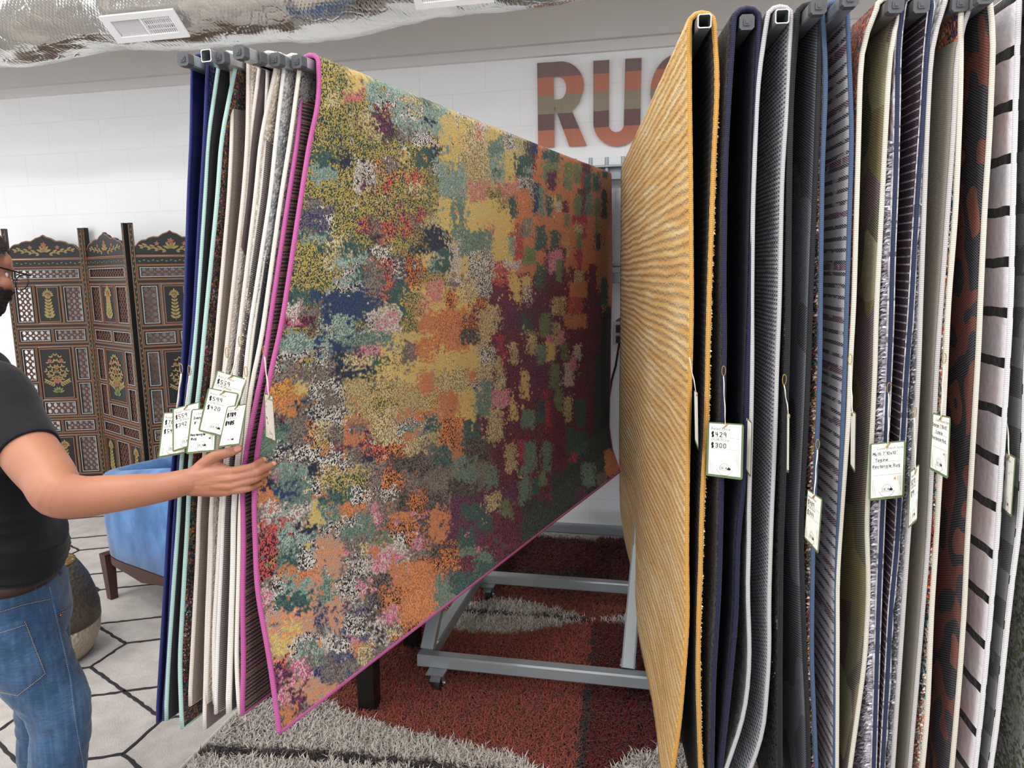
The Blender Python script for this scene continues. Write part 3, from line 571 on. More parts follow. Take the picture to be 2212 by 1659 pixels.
PT = """T 500 60 1400 1700|y 600 60 970 720|k 860 1060 960 1180|O 925 1100 972 1200|d 985 1060 1240 1310|k 930 1170 990 1240|O 865 1215 960 1360|a 900 1205 960 1240|s 991 1091 1037 1134|s 1040 1105 1083 1141|s 991 1141 1026 1205|t 1083 1134 1111 1183|s 1026 1190 1069 1268|s 983 1245 1035 1297|s 1147 1148 1182 1176|m 1026 1150 1038 1190|s 926 1257 985 1336|p 968 1073 1053 1177|t 995 1096 1026 1127|q 1045 1073 1076 1100|t 1034 1119 1068 1146|t 992 1142 1026 1184|t 1068 1146 1103 1177|a 945 1180 995 1234|t 1030 1211 1076 1253|t 976 1234 1026 1288|r 1026 1257 1038 1280|Y 945 180 1160 600|c 990 250 1065 400|O 1110 290 1360 700|Y 820 620 1075 820|B 740 800 1080 960|d 1058 590 1300 1180|D 1296 660 1400 1200|D 1284 760 1300 1010|d 1270 570 1290 700|t 1296 600 1312 660|p 1080 640 1200 720|p 1120 760 1240 860
t 690 100 730 170|Y 750 138 802 194|y 690 120 755 200|C 752 196 781 219|c 700 195 736 233|g 790 172 882 226|w 815 210 864 236|t 862 240 890 284|c 862 205 916 226|t 908 196 938 226|g 842 225 968 296|w 875 231 915 259|n 914 252 931 275|d 806 225 826 249|a 834 232 849 249|p 812 248 853 294|c 781 230 805 270|c 794 268 824 304|n 840 267 856 283|k 823 287 853 308|T 852 278 898 305|w 893 284 930 318|w 914 304 946 330|n 924 318 952 351|w 935 346 960 372|Y 955 250 1003 334|t 895 324 936 362|g 945 350 1004 430|t 665 328 728 358|n 734 332 763 358|w 763 345 812 362|l 763 360 815 412|w 774 370 802 392|p 783 397 811 414|a 810 342 821 372|a 832 370 857 386|T 827 334 863 375|x 828 384 855 418|x 879 373 911 398|c 881 397 925 421|g 660 357 728 392|Y 862 331 882 350
w 984 232 1012 262|l 1024 248 1052 298|O 1028 258 1037 298|Y 1053 268 1093 310|s 1057 302 1087 337|g 1061 335 1089 394|t 1067 368 1077 384|w 1088 275 1114 324|Y 1088 323 1114 382|c 1113 294 1135 336|k 1134 302 1155 337|b 1146 302 1161 331|t 1113 335 1152 388|g 1136 355 1149 375|d 1150 333 1158 366
t 1171 327 1187 344|q 1173 347 1189 390|t 1186 320 1208 355|q 1191 347 1209 378|q 1217 350 1236 409|q 1239 353 1255 396|d 1257 350 1278 371|t 1260 370 1278 409|t 1281 373 1297 415|t 1300 368 1313 386|r 1254 368 1261 409|p 1182 370 1203 412|M 1010 392 1064 432|M 1072 396 1116 428|y 1052 405 1081 434|g 975 358 1005 434|s 975 432 1006 522|Y 1003 432 1104 502|y 1076 434 1097 457|M 1050 486 1070 508|w 1119 382 1155 442|t 1101 423 1118 473|O 1115 408 1147 467|b 1152 394 1166 462|s 1163 403 1176 463|t 1180 421 1193 467|Y 1192 422 1203 448|q 1202 418 1214 434|l 1200 436 1212 459|d 1214 434 1228 460|q 1240 421 1259 467|s 1263 419 1280 467|k 1249 409 1274 421|d 1257 410 1264 472|r 1235 467 1268 486|r 1259 480 1266 516|s 1127 472 1149 510|t 1156 486 1178 522|x 1113 480 1128 522|q 1190 500 1211 522|q 1217 463 1230 492|c 1243 484 1259 518|y 1283 474 1297 510|q 1284 430 1296 470|D 1299 410 1312 470|D 1286 505 1298 540
T 655 426 704 452|N 651 450 720 494|w 698 470 722 496|T 648 488 676 512|t 672 494 712 517|g 650 508 708 527|t 678 523 707 547|y 630 525 682 632|c 706 508 741 575|t 737 521 775 554|g 722 550 792 620|w 728 573 769 597|t 772 570 794 601|b 758 604 790 635|w 726 608 784 655|x 772 471 802 508|x 824 473 852 518|k 796 475 830 537|T 806 478 826 505|n 788 530 818 541|n 778 541 799 556|w 803 530 848 562|T 790 556 858 642|x 816 557 858 576|x 828 582 858 634|x 820 628 850 640|b 852 550 881 624|w 850 564 871 595|a 876 548 906 620|Y 903 541 933 575|T 905 574 930 590|x 866 458 894 510|T 885 460 912 492|x 894 450 918 479|c 914 460 948 508|n 916 488 962 547|n 890 527 922 539|g 930 543 962 591|M 925 602 960 653|M 902 637 923 672|t 612 630 690 655|b 688 626 802 692|b 676 626 737 645|b 786 641 840 657|t 836 620 879 660|t 854 600 880 625|l 612 652 653 692|a 673 656 690 676|T 650 661 690 687|d 605 685 680 718|m 615 687 650 701|l 794 662 871 722|w 790 700 815 722|m 831 672 856 697|m 808 691 848 711|g 694 683 769 720|w 690 688 712 716|y 867 629 912 722|O 905 681 962 722|t 862 640 878 680
n 938 498 969 544|t 938 535 977 589|l 972 519 993 610|s 990 500 1065 556|w 1012 542 1065 600|Y 1064 498 1108 562|g 1099 511 1116 552|R 1112 510 1133 560|O 1130 510 1158 540|t 1157 498 1180 542|q 1133 534 1155 573|t 1189 498 1209 539|c 1218 520 1230 553|q 1245 502 1259 539|r 1246 536 1257 585|R 1066 565 1102 598|l 1086 562 1128 583|t 1157 568 1178 625|p 1178 535 1222 600|m 1186 540 1215 590|q 1201 560 1215 610|Y 1099 592 1124 650|Y 1128 596 1147 633|w 1130 618 1149 656|R 1056 600 1102 650|d 1054 612 1100 668|w 1030 598 1061 648|a 1015 643 1050 676|c 995 603 1028 656|a 964 624 985 668|p 1016 671 1034 699|c 1030 674 1049 733|c 1028 727 1059 762|c 1051 659 1080 718|O 938 665 1016 760|a 997 692 1034 714|k 993 711 1034 743|O 1228 606 1269 645|c 1241 584 1259 610|d 1228 576 1241 608|c 1192 642 1209 681|c 1210 640 1221 685|R 1226 642 1259 676|t 1128 680 1149 720|q 1167 676 1188 724|O 1219 678 1269 710|c 1194 697 1209 741|c 1140 716 1161 766|m 1208 716 1221 750|m 1180 721 1192 753|s 1161 742 1180 787|Y 1182 736 1199 782|q 1211 740 1226 778|c 1099 740 1120 787|r 1074 718 1088 762|w 1032 750 1072 791|c 1028 785 1064 832|c 1070 768 1092 842|Y 1126 799 1143 864|l 1217 783 1238 834|q 1188 787 1209 840|l 1238 744 1255 778|r 1085 762 1093 800|m 1230 770 1245 800
y 608 710 673 727|g 600 722 735 760|b 663 726 785 737|b 770 708 784 728|b 715 734 762 766|n 676 749 702 756|w 592 756 700 806|T 603 775 676 802|y 650 769 677 794|a 645 774 654 796|s 733 722 847 750|m 782 745 822 791|p 764 752 782 772|c 735 770 804 812|t 801 762 827 818|n 718 762 739 822|n 742 797 810 820|Y 820 752 874 818|t 826 770 866 778|t 824 785 858 791|T 586 802 638 835|T 634 793 696 825|G 580 824 650 895|Y 634 824 691 847|O 583 858 640 886|n 645 865 677 906|w 668 822 770 916|T 700 848 738 878|T 700 835 722 850|B 742 814 910 902|y 800 862 858 881|T 868 742 901 787|O 901 733 942 779|O 904 802 935 852|Y 868 790 905 830|t 592 912 627 933|s 556 935 621 985|T 623 904 665 958|d 590 905 625 915|c 667 908 706 953|a 664 905 674 958|y 673 948 717 966|O 682 960 720 976|w 600 964 696 999|n 606 966 650 980|p 719 958 752 987|O 742 902 812 962|T 758 908 790 932|p 788 934 835 958|c 800 887 858 962|w 856 906 922 958|s 872 925 918 948|O 862 887 942 910|t 918 900 945 935|c 864 938 914 982|O 868 936 892 960|x 781 958 843 999|a 839 958 877 1001|w 696 981 752 1022|k 840 985 945 1022|O 696 1005 712 1020|T 752 975 782 1000|n 785 975 812 1005
c 948 798 1012 852|O 1013 798 1028 832|s 1020 823 1064 902|w 1016 824 1040 850|m 1062 841 1101 879|c 1055 882 1086 954|Y 1103 863 1116 910|s 1128 886 1155 925|t 1159 867 1180 914|b 1164 872 1178 888|q 1199 838 1215 887|c 1219 855 1236 912|t 1242 863 1267 923|r 1174 838 1186 870|r 1180 870 1190 932|O 948 843 1012 995|Y 990 843 1027 910|t 999 907 1039 972|d 1036 906 1055 941|a 954 904 988 966|t 936 965 975 1008|k 1003 948 1060 995|s 980 988 1034 1037|k 968 1036 1036 1082|c 1091 957 1116 1024|s 1047 1007 1076 1057|s 1130 953 1159 1016|s 1170 953 1192 1018|s 1120 1015 1144 1091|t 1146 1030 1165 1072|D 1225 940 1400 1200|D 1190 1020 1300 1180|t 1224 924 1242 983|t 1242 930 1269 983|r 1232 979 1246 1001|s 1255 1000 1285 1050|O 1306 970 1340 1030|T 1290 1020 1310 1050|p 1244 1055 1269 1082|p 1045 1049 1115 1082|r 987 1075 1006 1095|c 1047 1065 1080 1102|q 1082 1079 1107 1118|p 976 1070 1050 1120|t 996 1088 1049 1124|q 1165 1018 1180 1050|D 1130 1080 1260 1200|r 1120 950 1132 1000
s 592 1006 675 1087|g 600 1006 668 1030|b 600 1050 640 1075|n 663 998 692 1031|O 551 1036 596 1098|n 570 1033 592 1056|m 588 1018 600 1032|l 563 1090 679 1133|B 688 1011 788 1065|y 717 1023 788 1058|w 670 1032 692 1063|t 711 1056 781 1102|w 758 1054 802 1100|O 676 1073 711 1092|Y 667 1094 700 1137|s 698 1087 742 1164|w 699 1130 738 1164|O 732 1090 802 1108|O 732 1100 760 1133|s 740 1112 802 1160|w 742 1115 775 1140|m 800 1089 821 1135|T 788 1033 827 1068|a 825 1017 871 1069|w 825 1053 860 1080|a 833 1114 898 1175|w 840 1148 880 1176|O 835 1108 890 1126|m 882 1101 918 1117|a 884 1063 918 1110|R 557 1121 624 1162|x 551 1125 570 1150|X 551 1156 603 1252|n 596 1200 617 1243|a 580 1196 598 1220|g 597 1137 688 1200|s 599 1180 650 1243|n 640 1133 690 1149|t 615 1187 652 1243|w 648 1166 682 1233|Q 678 1160 742 1247|O 609 1226 682 1251|w 594 1245 612 1320|g 612 1245 675 1292|t 615 1283 675 1322|Q 669 1245 690 1322|s 686 1247 725 1297|N 684 1300 714 1356|T 740 1178 782 1214|m 740 1185 760 1197|w 756 1202 792 1249|l 790 1170 880 1235|m 800 1195 870 1232|m 890 1155 918 1185|O 798 1172 820 1204|O 838 1210 940 1292|k 804 1237 844 1282|w 725 1250 765 1290|a 794 1268 880 1322|Q 720 1285 780 1340|w 735 1270 770 1300|m 770 1260 800 1290|q 810 1150 840 1180|c 780 1172 800 1200
t 602 1278 670 1342|N 612 1310 650 1340|l 560 1270 595 1330|m 565 1280 590 1335|Q 568 1318 682 1422|Y 612 1342 650 1366|Y 585 1375 629 1410|N 679 1295 717 1356|Q 702 1296 742 1370|N 736 1305 794 1383|w 742 1330 790 1370|k 790 1278 824 1369|O 864 1278 940 1362|a 861 1346 904 1386|T 830 1350 870 1390|c 838 1355 862 1375|m 830 1305 862 1342|l 800 1340 830 1400|n 810 1360 825 1400|O 760 1382 798 1413|m 744 1376 772 1392|w 625 1375 703 1420|s 660 1390 700 1440|g 640 1405 690 1440|m 635 1422 673 1484|l 690 1375 735 1410|N 670 1440 700 1475|x 586 1420 620 1450|m 588 1466 619 1517|p 583 1445 625 1490|N 709 1409 774 1470|T 713 1430 794 1477|w 715 1380 760 1410|Q 622 1466 652 1540|Q 650 1473 735 1520|p 628 1490 655 1545|O 605 1520 640 1570|T 660 1410 680 1440|c 770 1390 800 1440"""
def pack_rug():
    R_ = RUGS['pink']; P = R_['P'].reshape(-1, 3)
    x, y = projn(P); n = len(x)
    u = R_['U'].ravel(); v = R_['V'].ravel()
    k = np.clip(1.35-u*.5, .5, 1.3)
    wx = (fbm(u*26, v*26, 3, 3)-.44)*17*k+(vn(u*190, v*190, 4)-.5)*20*k; wy = (fbm(u*26+50, v*30, 8, 3)-.44)*20*k+(vn(u*90, v*230, 6)-.5)*18*k
    X = x+wx; Y = y+wy
    codes = list(PC); A = np.array([hx(PC[c][0]) for c in codes]); Bc = np.array([hx(PC[c][1]) for c in codes]); ci = {c: i for i, c in enumerate(codes)}
    gx, gy = np.meshgrid(480+4*np.arange(240)+2., 90+4*np.arange(410)+2.); LUT = np.zeros(gx.shape, int)
    id_ = np.zeros(n, int)
    for ent in PT.replace('\n', '|').split('|'):
        q = ent.split(); c = ci[q[0]]; x0, y0, x1, y1 = map(float, q[1:])
        m = (X > x0) & (X < x1) & (Y > y0) & (Y < y1)
        # rounded corners
        rx = np.abs(X-(x0+x1)/2)/((x1-x0)/2); ry = np.abs(Y-(y0+y1)/2)/((y1-y0)/2); m &= (rx**5+ry**5 < 1.25)
        id_[m] = c; LUT[(gx > x0) & (gx < x1) & (gy > y0) & (gy < y1)] = c
    # strokes of neighbouring colours dragged across each other
    for sd_, thr, au, av in ((11, .53, 34, 62), (29, .56, 60, 110)):
        msk = fbm(u*au, v*av, sd_, 2) > thr*.75+.12; X2 = X+k*80*(vn(u*14, v*26, sd_+1)-.5); Y2 = Y+k*90*(vn(u*13, v*28, sd_+2)-.5)
        msk &= vn(u*60, v*60, sd_+5) > u*.33; gi = np.clip(((X2-480)/4).astype(int), 0, 239); gj = np.clip(((Y2-90)/4).astype(int), 0, 409); id_[msk] = LUT[gj, gi][msk]
    a = A[id_].copy(); b_ = Bc[id_].copy()
    hi = vn(u*9, v*11, 77)[:, None]; a = a*(.72+.32*hi); b_ = b_*(.8-.25*hi); gm = lambda q: q*.9+.1*q.mean(1, keepdims=True); a = gm(a); b_ = gm(b_)
    ex = R_['ring']; a = np.vstack([a, a[ex]]); b_ = np.vstack([b_, b_[ex]])
    set_col(R_['pile'], 'ca', np.clip(a, 0, 1)); set_col(R_['pile'], 'cb', np.clip(b_, 0, 1))
pack_rug()
# ---- right arms
RA = [arm(1522, 45, -.29, True), arm(1610, 53, -.20), arm(1690, 35, -.11, True), arm(1764, 19, -.02), arm(1832, 2, .07), arm(1929, 16, .16), arm(1984, 16, .25), arm(2067, 13, .34), arm(2122, -4, .43), arm(2292, -42, .52), arm(2395, -62, .61)]
def YR(e, dy=0., sl=-.03): return lambda y, yt=1.7: yt+sl*y/1659
ZB = .30
farL = np.array([aty(x, y, Y) for x, y, Y in [(1347, 352, 3.86), (1345, 480, 3.86), (1344, 700, 3.86), (1343, 900, 3.86), (1344, 1010, 3.84), (1346, 1110, 3.76), (1364, 1198, 3.55)]])
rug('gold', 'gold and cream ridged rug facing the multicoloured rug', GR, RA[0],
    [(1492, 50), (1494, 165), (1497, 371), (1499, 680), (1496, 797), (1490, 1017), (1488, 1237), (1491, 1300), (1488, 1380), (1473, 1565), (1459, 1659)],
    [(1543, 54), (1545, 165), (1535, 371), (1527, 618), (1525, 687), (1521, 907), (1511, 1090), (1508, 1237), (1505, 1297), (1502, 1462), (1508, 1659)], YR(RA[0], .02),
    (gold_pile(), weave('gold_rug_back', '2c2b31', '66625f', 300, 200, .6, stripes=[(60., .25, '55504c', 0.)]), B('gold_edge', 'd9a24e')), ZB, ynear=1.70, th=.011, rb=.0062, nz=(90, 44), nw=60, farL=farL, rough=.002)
rug('navyb', 'rug with smooth dark navy edging right of the gold rug', GR, RA[1],
    [(1576, 90), (1578, 247), (1572, 371), (1569, 620), (1571, 723), (1565, 1017), (1561, 1200), (1558, 1290), (1547, 1462), (1543, 1659)],
    [(1628, 90), (1626, 247), (1620, 453), (1614, 680), (1606, 907), (1598, 1090), (1589, 1132), (1584, 1339), (1568, 1503), (1551, 1659)], YR(RA[1]),
    (pile('dark_brown_pile', ['2b2728', '3a3334', '1d1b1d', '4a4140'], 8, 190, .3, sv=(1, .35, 1)), weave('ink_back', '22242c', '5a5d68', 260, 260, .55, stripes=[(30., .2, '2a2d38', 0.)]), B('ink_edge', '1c1d42')), ZB, ynear=1.70, th=.012, rb=.0072, wave=.002)
rug('silvera', 'silver edged rug with grey pinstriped back curling inward at its hem', GR, RA[2],
    [(1645, 80), (1642, 165), (1636, 289), (1630, 453), (1628, 680), (1629, 760), (1626, 944), (1621, 1127), (1622, 1174), (1618, 1277), (1622, 1350), (1623, 1442), (1612, 1545), (1574, 1656)],
    [(1700, 80), (1698, 206), (1685, 371), (1679, 680), (1675, 760), (1670, 944), (1662, 1127), (1660, 1200), (1657, 1297), (1658, 1421), (1645, 1586), (1617, 1659)], YR(RA[2]),
    (pile('slate_grey_pile', ['4a494d', '5c5a5f', '38373b'], 12, 200, .3), weave('pinstripe_back', '44474c', 'c0c3c8', 150, 110, .55, stripes=[(105., .5, 'a8acb1', 0.)]), B('silver_edge', 'c9c7c8')), ZB, ynear=1.70, th=.008, rb=.0066, wave=.004)
rug('black', 'black edged rug with dark grey woven back on the right arms', GR, RA[3],
    [(1714, 80), (1712, 206), (1708, 412), (1706, 680), (1703, 797), (1694, 1090), (1690, 1174), (1688, 1421), (1688, 1659)],
    [(1766, 80), (1758, 371), (1748, 618), (1745, 723), (1738, 907), (1727, 1127), (1727, 1174), (1733, 1380), (1741, 1545), (1743, 1659)], YR(RA[3]),
    (pile('black_white_pile', ['0f0f12', '17171b', '101013', '121215', 'c4c2c0'], 5, 150, .2), weave('graphite_back', '2a2b31', 'a5a8af', 170, 170, .6, patches=(1.6, ['292a30', '3a3c42', '6a6c72', '2c2d33'])), B('black_edge', '1b1b20')), ZB, ynear=1.70, th=.007, rb=.0078, wave=.006)
rug('slate', 'rug with slate blue edging and a grey back barred in black', GR, RA[4],
    [(1794, 60), (1789, 165), (1780, 371), (1776, 680), (1776, 760), (1771, 907), (1763, 1072), (1759, 1237), (1757, 1421), (1766, 1640)],
    [(1846, 60), (1836, 289), (1824, 680), (1822, 760), (1812, 1017), (1804, 1200), (1801, 1462), (1799, 1659)], YR(RA[4]),
    (pile('bright_mixed_pile', ['26424a', 'c8bfb2', '8c3350', 'd8cfc4', 'c08a3c', '1d3038', 'c46a62', 'e2dbd0'], 26, 160, .3), weave('barred_back', 'b0adb1', 'cbc8cc', 200, 200, .5, stripes=[(40., .34, '22202a', 0.), (9., .12, '5c3044', .2)]), B('slate_edge', '4a5e80')), ZB, ynear=1.70, th=.008, rb=.0066)
rug('cream', 'cream edged rug with a dark patchwork back of olive and plum', GR, RA[5],
    [(1868, 80), (1863, 144), (1857, 371), (1848, 680), (1842, 760), (1837, 907), (1822, 1109), (1812, 1256), (1813, 1339), (1811, 1659)],
    [(1920, 80), (1910, 247), (1902, 412), (1888, 680), (1886, 797), (1877, 980), (1867, 1127), (1870, 1200), (1873, 1256), (1865, 1421), (1842, 1586), (1832, 1659)], YR(RA[5]),
    (pile('patchwork_pile', ['8a2a4a', 'b5a68a', 'a83848', '3d5a58', 'c0663a', '5a2a4a', 'c8bfae'], 7, 180, .3), weave('patchwork_back', '3a3a36', 'b5ac8c', 200, 200, .7, patches=(10., ['4a2c40', '3a4244', '7a6f4a', '9a9478', '3a3f48', '5a3a62', '6f6a56'], 1)), B('cream_edge_b', 'e6dfd0')), ZB, ynear=1.70, th=.008, rb=.007)
rug('navyc', 'navy edged rug with fluffy grey pile and a white dashed plum back', GR, RA[6],
    [(1947, 80), (1947, 165), (1943, 371), (1935, 560), (1932, 705), (1923, 907), (1912, 1127), (1907, 1256), (1904, 1339), (1894, 1659)],
    [(1995, 80), (1986, 247), (1972, 453), (1960, 680), (1951, 797), (1941, 980), (1929, 1200), (1918, 1297), (1910, 1462), (1899, 1659)], YR(RA[6]),
    (pile('fluffy_grey_pile', ['a5a0a8', 'c9c5cb', '807b85'], 22, 60, .4), weave('plum_back', '3c2c37', '857a81', 220, 220, .4, stripes=[(58., .2, 'b7adb8', 0.)]), B('blue_edge', '283252')), ZB, ynear=1.70, th=.014, rb=.0062, rough=.006)
rug('silverb', 'silver grey edged rug with soft grey pile beside the navy edged one', GR, RA[7],
    [(2018, 80), (2009, 247), (2001, 453), (1993, 680), (1991, 760), (1984, 907), (1969, 1127), (1960, 1256), (1949, 1421), (1933, 1659)],
    [(2063, 80), (2054, 289), (2042, 453), (2026, 680), (2020, 760), (2009, 980), (2000, 1174), (1980, 1421), (1960, 1659)], YR(RA[7]),
    (pile('soft_grey_pile', ['8a8b90', 'aeb0b4', '72737a'], 24, 80, .35), weave('stone_back', '9a948a', 'bfb8ae', 180, 260, .7), B('silver_edge_b', 'cfcac8')), ZB, ynear=1.70, th=.009, rb=.0066, rough=.003)
rug('creamb', 'cream edged rug with orange and red pile and a dark back', GR, RA[8],
    [(2090, 60), (2081, 206), (2071, 453), (2054, 660), (2050, 760), (2039, 980), (2025, 1220), (2019, 1297), (2009, 1545), (1998, 1659)],
    [(2140, 60), (2131, 289), (2120, 453), (2110, 680), (2108, 740), (2094, 980), (2081, 1210), (2078, 1297), (2067, 1462), (2050, 1659)], YR(RA[8]),
    (pile('bold_shape_pile', ['d8d0c2', 'c0482e', '1f5a63', 'd8d0c2', 'd8763a', '1d2238', 'b82c3c'], 6, 180, .2), weave('black_back_orange_shapes', '2a2a2e', '8a888d', 220, 180, .6, patches=(3.4, ['2b2b30', '35333a', '8a4630', '2d2d32', '9a563c', '2a2a2f'])), B('cream_edge_c', 'e9e1d2')), ZB, ynear=1.70, th=.011, rb=.0075, wave=.004)
rug('white', 'white rug with thin black stripes near the right edge', GR, RA[9],
    [(2206, 60), (2197, 330), (2190, 660), (2178, 870), (2164, 1090), (2161, 1150), (2141, 1380), (2125, 1545), (2112, 1659)],
    [(2250, 60), (2228, 500), (2211, 760), (2204, 980), (2196, 1140), (2186, 1200), (2170, 1339), (2149, 1545), (2133, 1659)], YR(RA[9], .06),
    (stripe_pile(), weave('plaid_back', '8b8b8d', 'c9c8c8', 260, 260, .4, stripes=[(8., .5, '4c4d50', 0.)]), B('white_edge_b', 'eceaea')), ZB, ynear=1.70, th=.012, rb=.007, wave=.003)
rug('green', 'moss green and grey mazelike rug, rightmost on the rack', GR, RA[10],
    [(2300, 60), (2280, 600), (2265, 1000), (2250, 1300), (2228, 1659)], [(2345, 60), (2325, 600), (2305, 1000), (2290, 1300), (2265, 1659)], YR(RA[10], .06),
    (pile('moss_pile', ['5c663e', '8a8a88', '4c5634', '9a9998'], 4, 130, .4), weave('green_back', '3a3c34', '6a6c60'), B('moss_edge', '565c44')), ZB, ynear=1.70, th=.012, rb=.006)
pc = lambda s: (lambda P: (lambda u, v, rs: P[rs.randint(0, len(P), len(u))]))(PALC(s))
def blot(s, sc, seed):
    P = PALC(s)
    def f(u, v, rs):
        q = fbm(u*sc, v*sc, seed, 2)+rs.normal(size=len(u))*.03; return P[np.clip(((q-.2)/.5*len(P)).astype(int), 0, len(P)-1)]
    return f
fringe('navyc', 'L', .16, 40000, .017, .005, pc('b8b3bc d5d1d8 9a95a0 c7c2ca'), 21)
fringe('silverb', 'L', .3, 16000, .009, .004, pc('9c9da2 b8babd 84858b c9cacc'), 22)
fringe('slate', 'L', .3, 16000, .009, .005, blot('26424a c8bfb2 8c3350 d8cfc4 c08a3c 1d3038 c46a62 e2dbd0', 16, 5), 23)
fringe('creamb', 'L', .25, 12000, .008, .005, blot('d8d0c2 c8452e d8d0c2 1f5a63 1d2238 d8763a d8d0c2 b82c3c', 6, 9), 24)
fringe('cream', 'L', .25, 12000, .006, .004, blot('8a2a4a b5a68a a83848 3d5a58 c0663a 5a2a4a c8bfae', 6, 12), 25)
fringe('black', 'L', .3, 8000, .006, .004, blot('0f0f12 17171b 101013 121215 101014 c4c2c0', 3, 31), 26)
fringe('gold', 'R', .10, 30000, .007, .004, pc('d9a24e e8c98a c8954a efe0ba'), 27)
fringe('aqua', 'R', .3, 20000, .006, .004, blot('1c3d44 27221f 11171b 8c6a3a 20454c 6b1a42 b8602a 1d1a1e 9aa09a', 9, 14), 28)
fringe('creamc', 'R', .25, 20000, .005, .004, blot('4a4a50 74706e 8a837d 3a3b42 7d7670', 12, 15), 29)
fringe('ivorya', 'R', .25, 16000, .006, .004, pc('d8ccbd c4b5a3 e6dfd4'), 30)
fringe('ivoryb', 'R', .25, 16000, .005, .004, pc('96969a b4b3b1 88898c c4c1bc'), 31)
# ================================================================== floor rugs
def hex_mat():
    t = T('cream_low_pile', .9, .1); o = t.obj(); nz = t.noise(o, 9, 4, .65).outputs[0]; f = t.noise(o, 160, 2).outputs[0]
    t.base(t.mix(t.math('MULTIPLY', f, .3), t.ramp(nz, [(.3, hx('a9a29c')), (.5, hx('bab3ad')), (.7, hx('c8c2bc'))]), hx('a9a29e')))
    t.bump(t.math('ADD', nz, t.math('MULTIPLY', f, .6)), .6, .006); sheen(t, .2); return t.m
hr = thing('area_rug', 'large cream floor rug with thin black elongated hexagon lines', 'rug', (-3.1, 2.4, 0))
b = MB(); b.box((-4.9, .3, 0), (-1.552, 4.25, .013)); mk('pile', b, hex_mat(), hr)
b = MB(); b.tube([(-1.548, .3, .009), (-1.548, 4.25, .009)], .009, 8); b.tube([(-4.9, 4.25, .009), (-1.548, 4.25, .009)], .009, 8); mk('binding', b, binding('rug_edge_cream', 'ddd6cd'), hr, True)
lm = MB(); rs = np.random.RandomState(5)
def ribbon(m, p, q, w, z, n=14):
    p = np.array(p); q = np.array(q); d = q-p; L = np.linalg.norm(d); d /= L; s = np.array((-d[1], d[0])); V = []; n = max(3, int(L/.02))
    for i in range(n+1):
        c = p+(q-p)*i/n+s*rs.normal()*.0016; ww = w*(.8+.4*rs.rand())/2
        V += [(*(c-s*ww), z), (*(c-s*ww*.6), z+.003), (*(c+s*ww*.6), z+.003), (*(c+s*ww), z)]
    m.add(V, [(i*4+k, i*4+k+1, i*4+k+5, i*4+k+4) for i in range(n) for k in range(3)])
def clipseg(p, q, x0, x1, y0, y1):
    t0, t1 = 0., 1.; d = (q[0]-p[0], q[1]-p[1])
    for a, dd, lo, hi in ((p[0], d[0], x0, x1), (p[1], d[1], y0, y1)):
        if abs(dd) < 1e-9:
            if a < lo or a > hi: return None
        else:
            u, v = sorted(((lo-a)/dd, (hi-a)/dd)); t0 = max(t0, u); t1 = min(t1, v)
    return None if t0 >= t1 else ((p[0]+d[0]*t0, p[1]+d[1]*t0), (p[0]+d[0]*t1, p[1]+d[1]*t1))
for i in range(-6, 4):
    for j in range(-6, 6):
        ax = -2.325+.537*i; ay = 2.602+.461*j
        for p, q in (((ax, ay), (ax, ay-.2)), ((ax, ay-.2), (ax+.537, ay-.461)), ((ax, ay-.2), (ax-.537, ay-.461))):
            c = clipseg(p, q, -4.88, -1.56, .32, 4.23)
            if c: ribbon(lm, c[0], c[1], .0165, .0125)
mk('hexagon_lines', lm, plain('black_yarn', '2c2b2e', .9, var=.2, scale=200), hr)
# ---- red shag
sr = thing('area_rug', 'red and rust shag rug with white waves under the display rack', 'rug', (-.2, 2.4, 0))
b = MB(); b.box((-1.53, .5, 0), (1.4, 4.24, .012)); mk('rug_backing', b, plain('red_rug_base', '5a2420', .95, var=.2), sr)
fl = lambda pts: np.array([atz(x, y, .03)[:2] for x, y in pts])
W1 = fl([(600, 1480), (700, 1510), (770, 1545), (900, 1580), (1000, 1600), (1100, 1625), (1170, 1659)]); W1 = np.vstack([[-1.6, W1[0, 1]+.03], W1, [-.2, 2.0], [-.1, 2.03]])
W2 = fl([(1320, 1655), (1345, 1637), (1400, 1618), (1450, 1600)])
Du = fl([(900, 1345), (960, 1318), (1010, 1300), (1080, 1290), (1150, 1300), (1230, 1322), (1285, 1337)]); Dl = fl([(900, 1346), (960, 1352), (1000, 1362), (1080, 1367), (1150, 1361), (1220, 1349), (1285, 1338)])
Eu = fl([(1295, 1338), (1330, 1331), (1372, 1326)]); El = fl([(1295, 1339), (1330, 1344), (1368, 1357)])
DK = fl([(430, 1620), (640, 1625), (820, 1640), (900, 1650), (1000, 1662)]); DM = fl([(1000, 1318), (1080, 1324), (1150, 1328), (1280, 1337)])
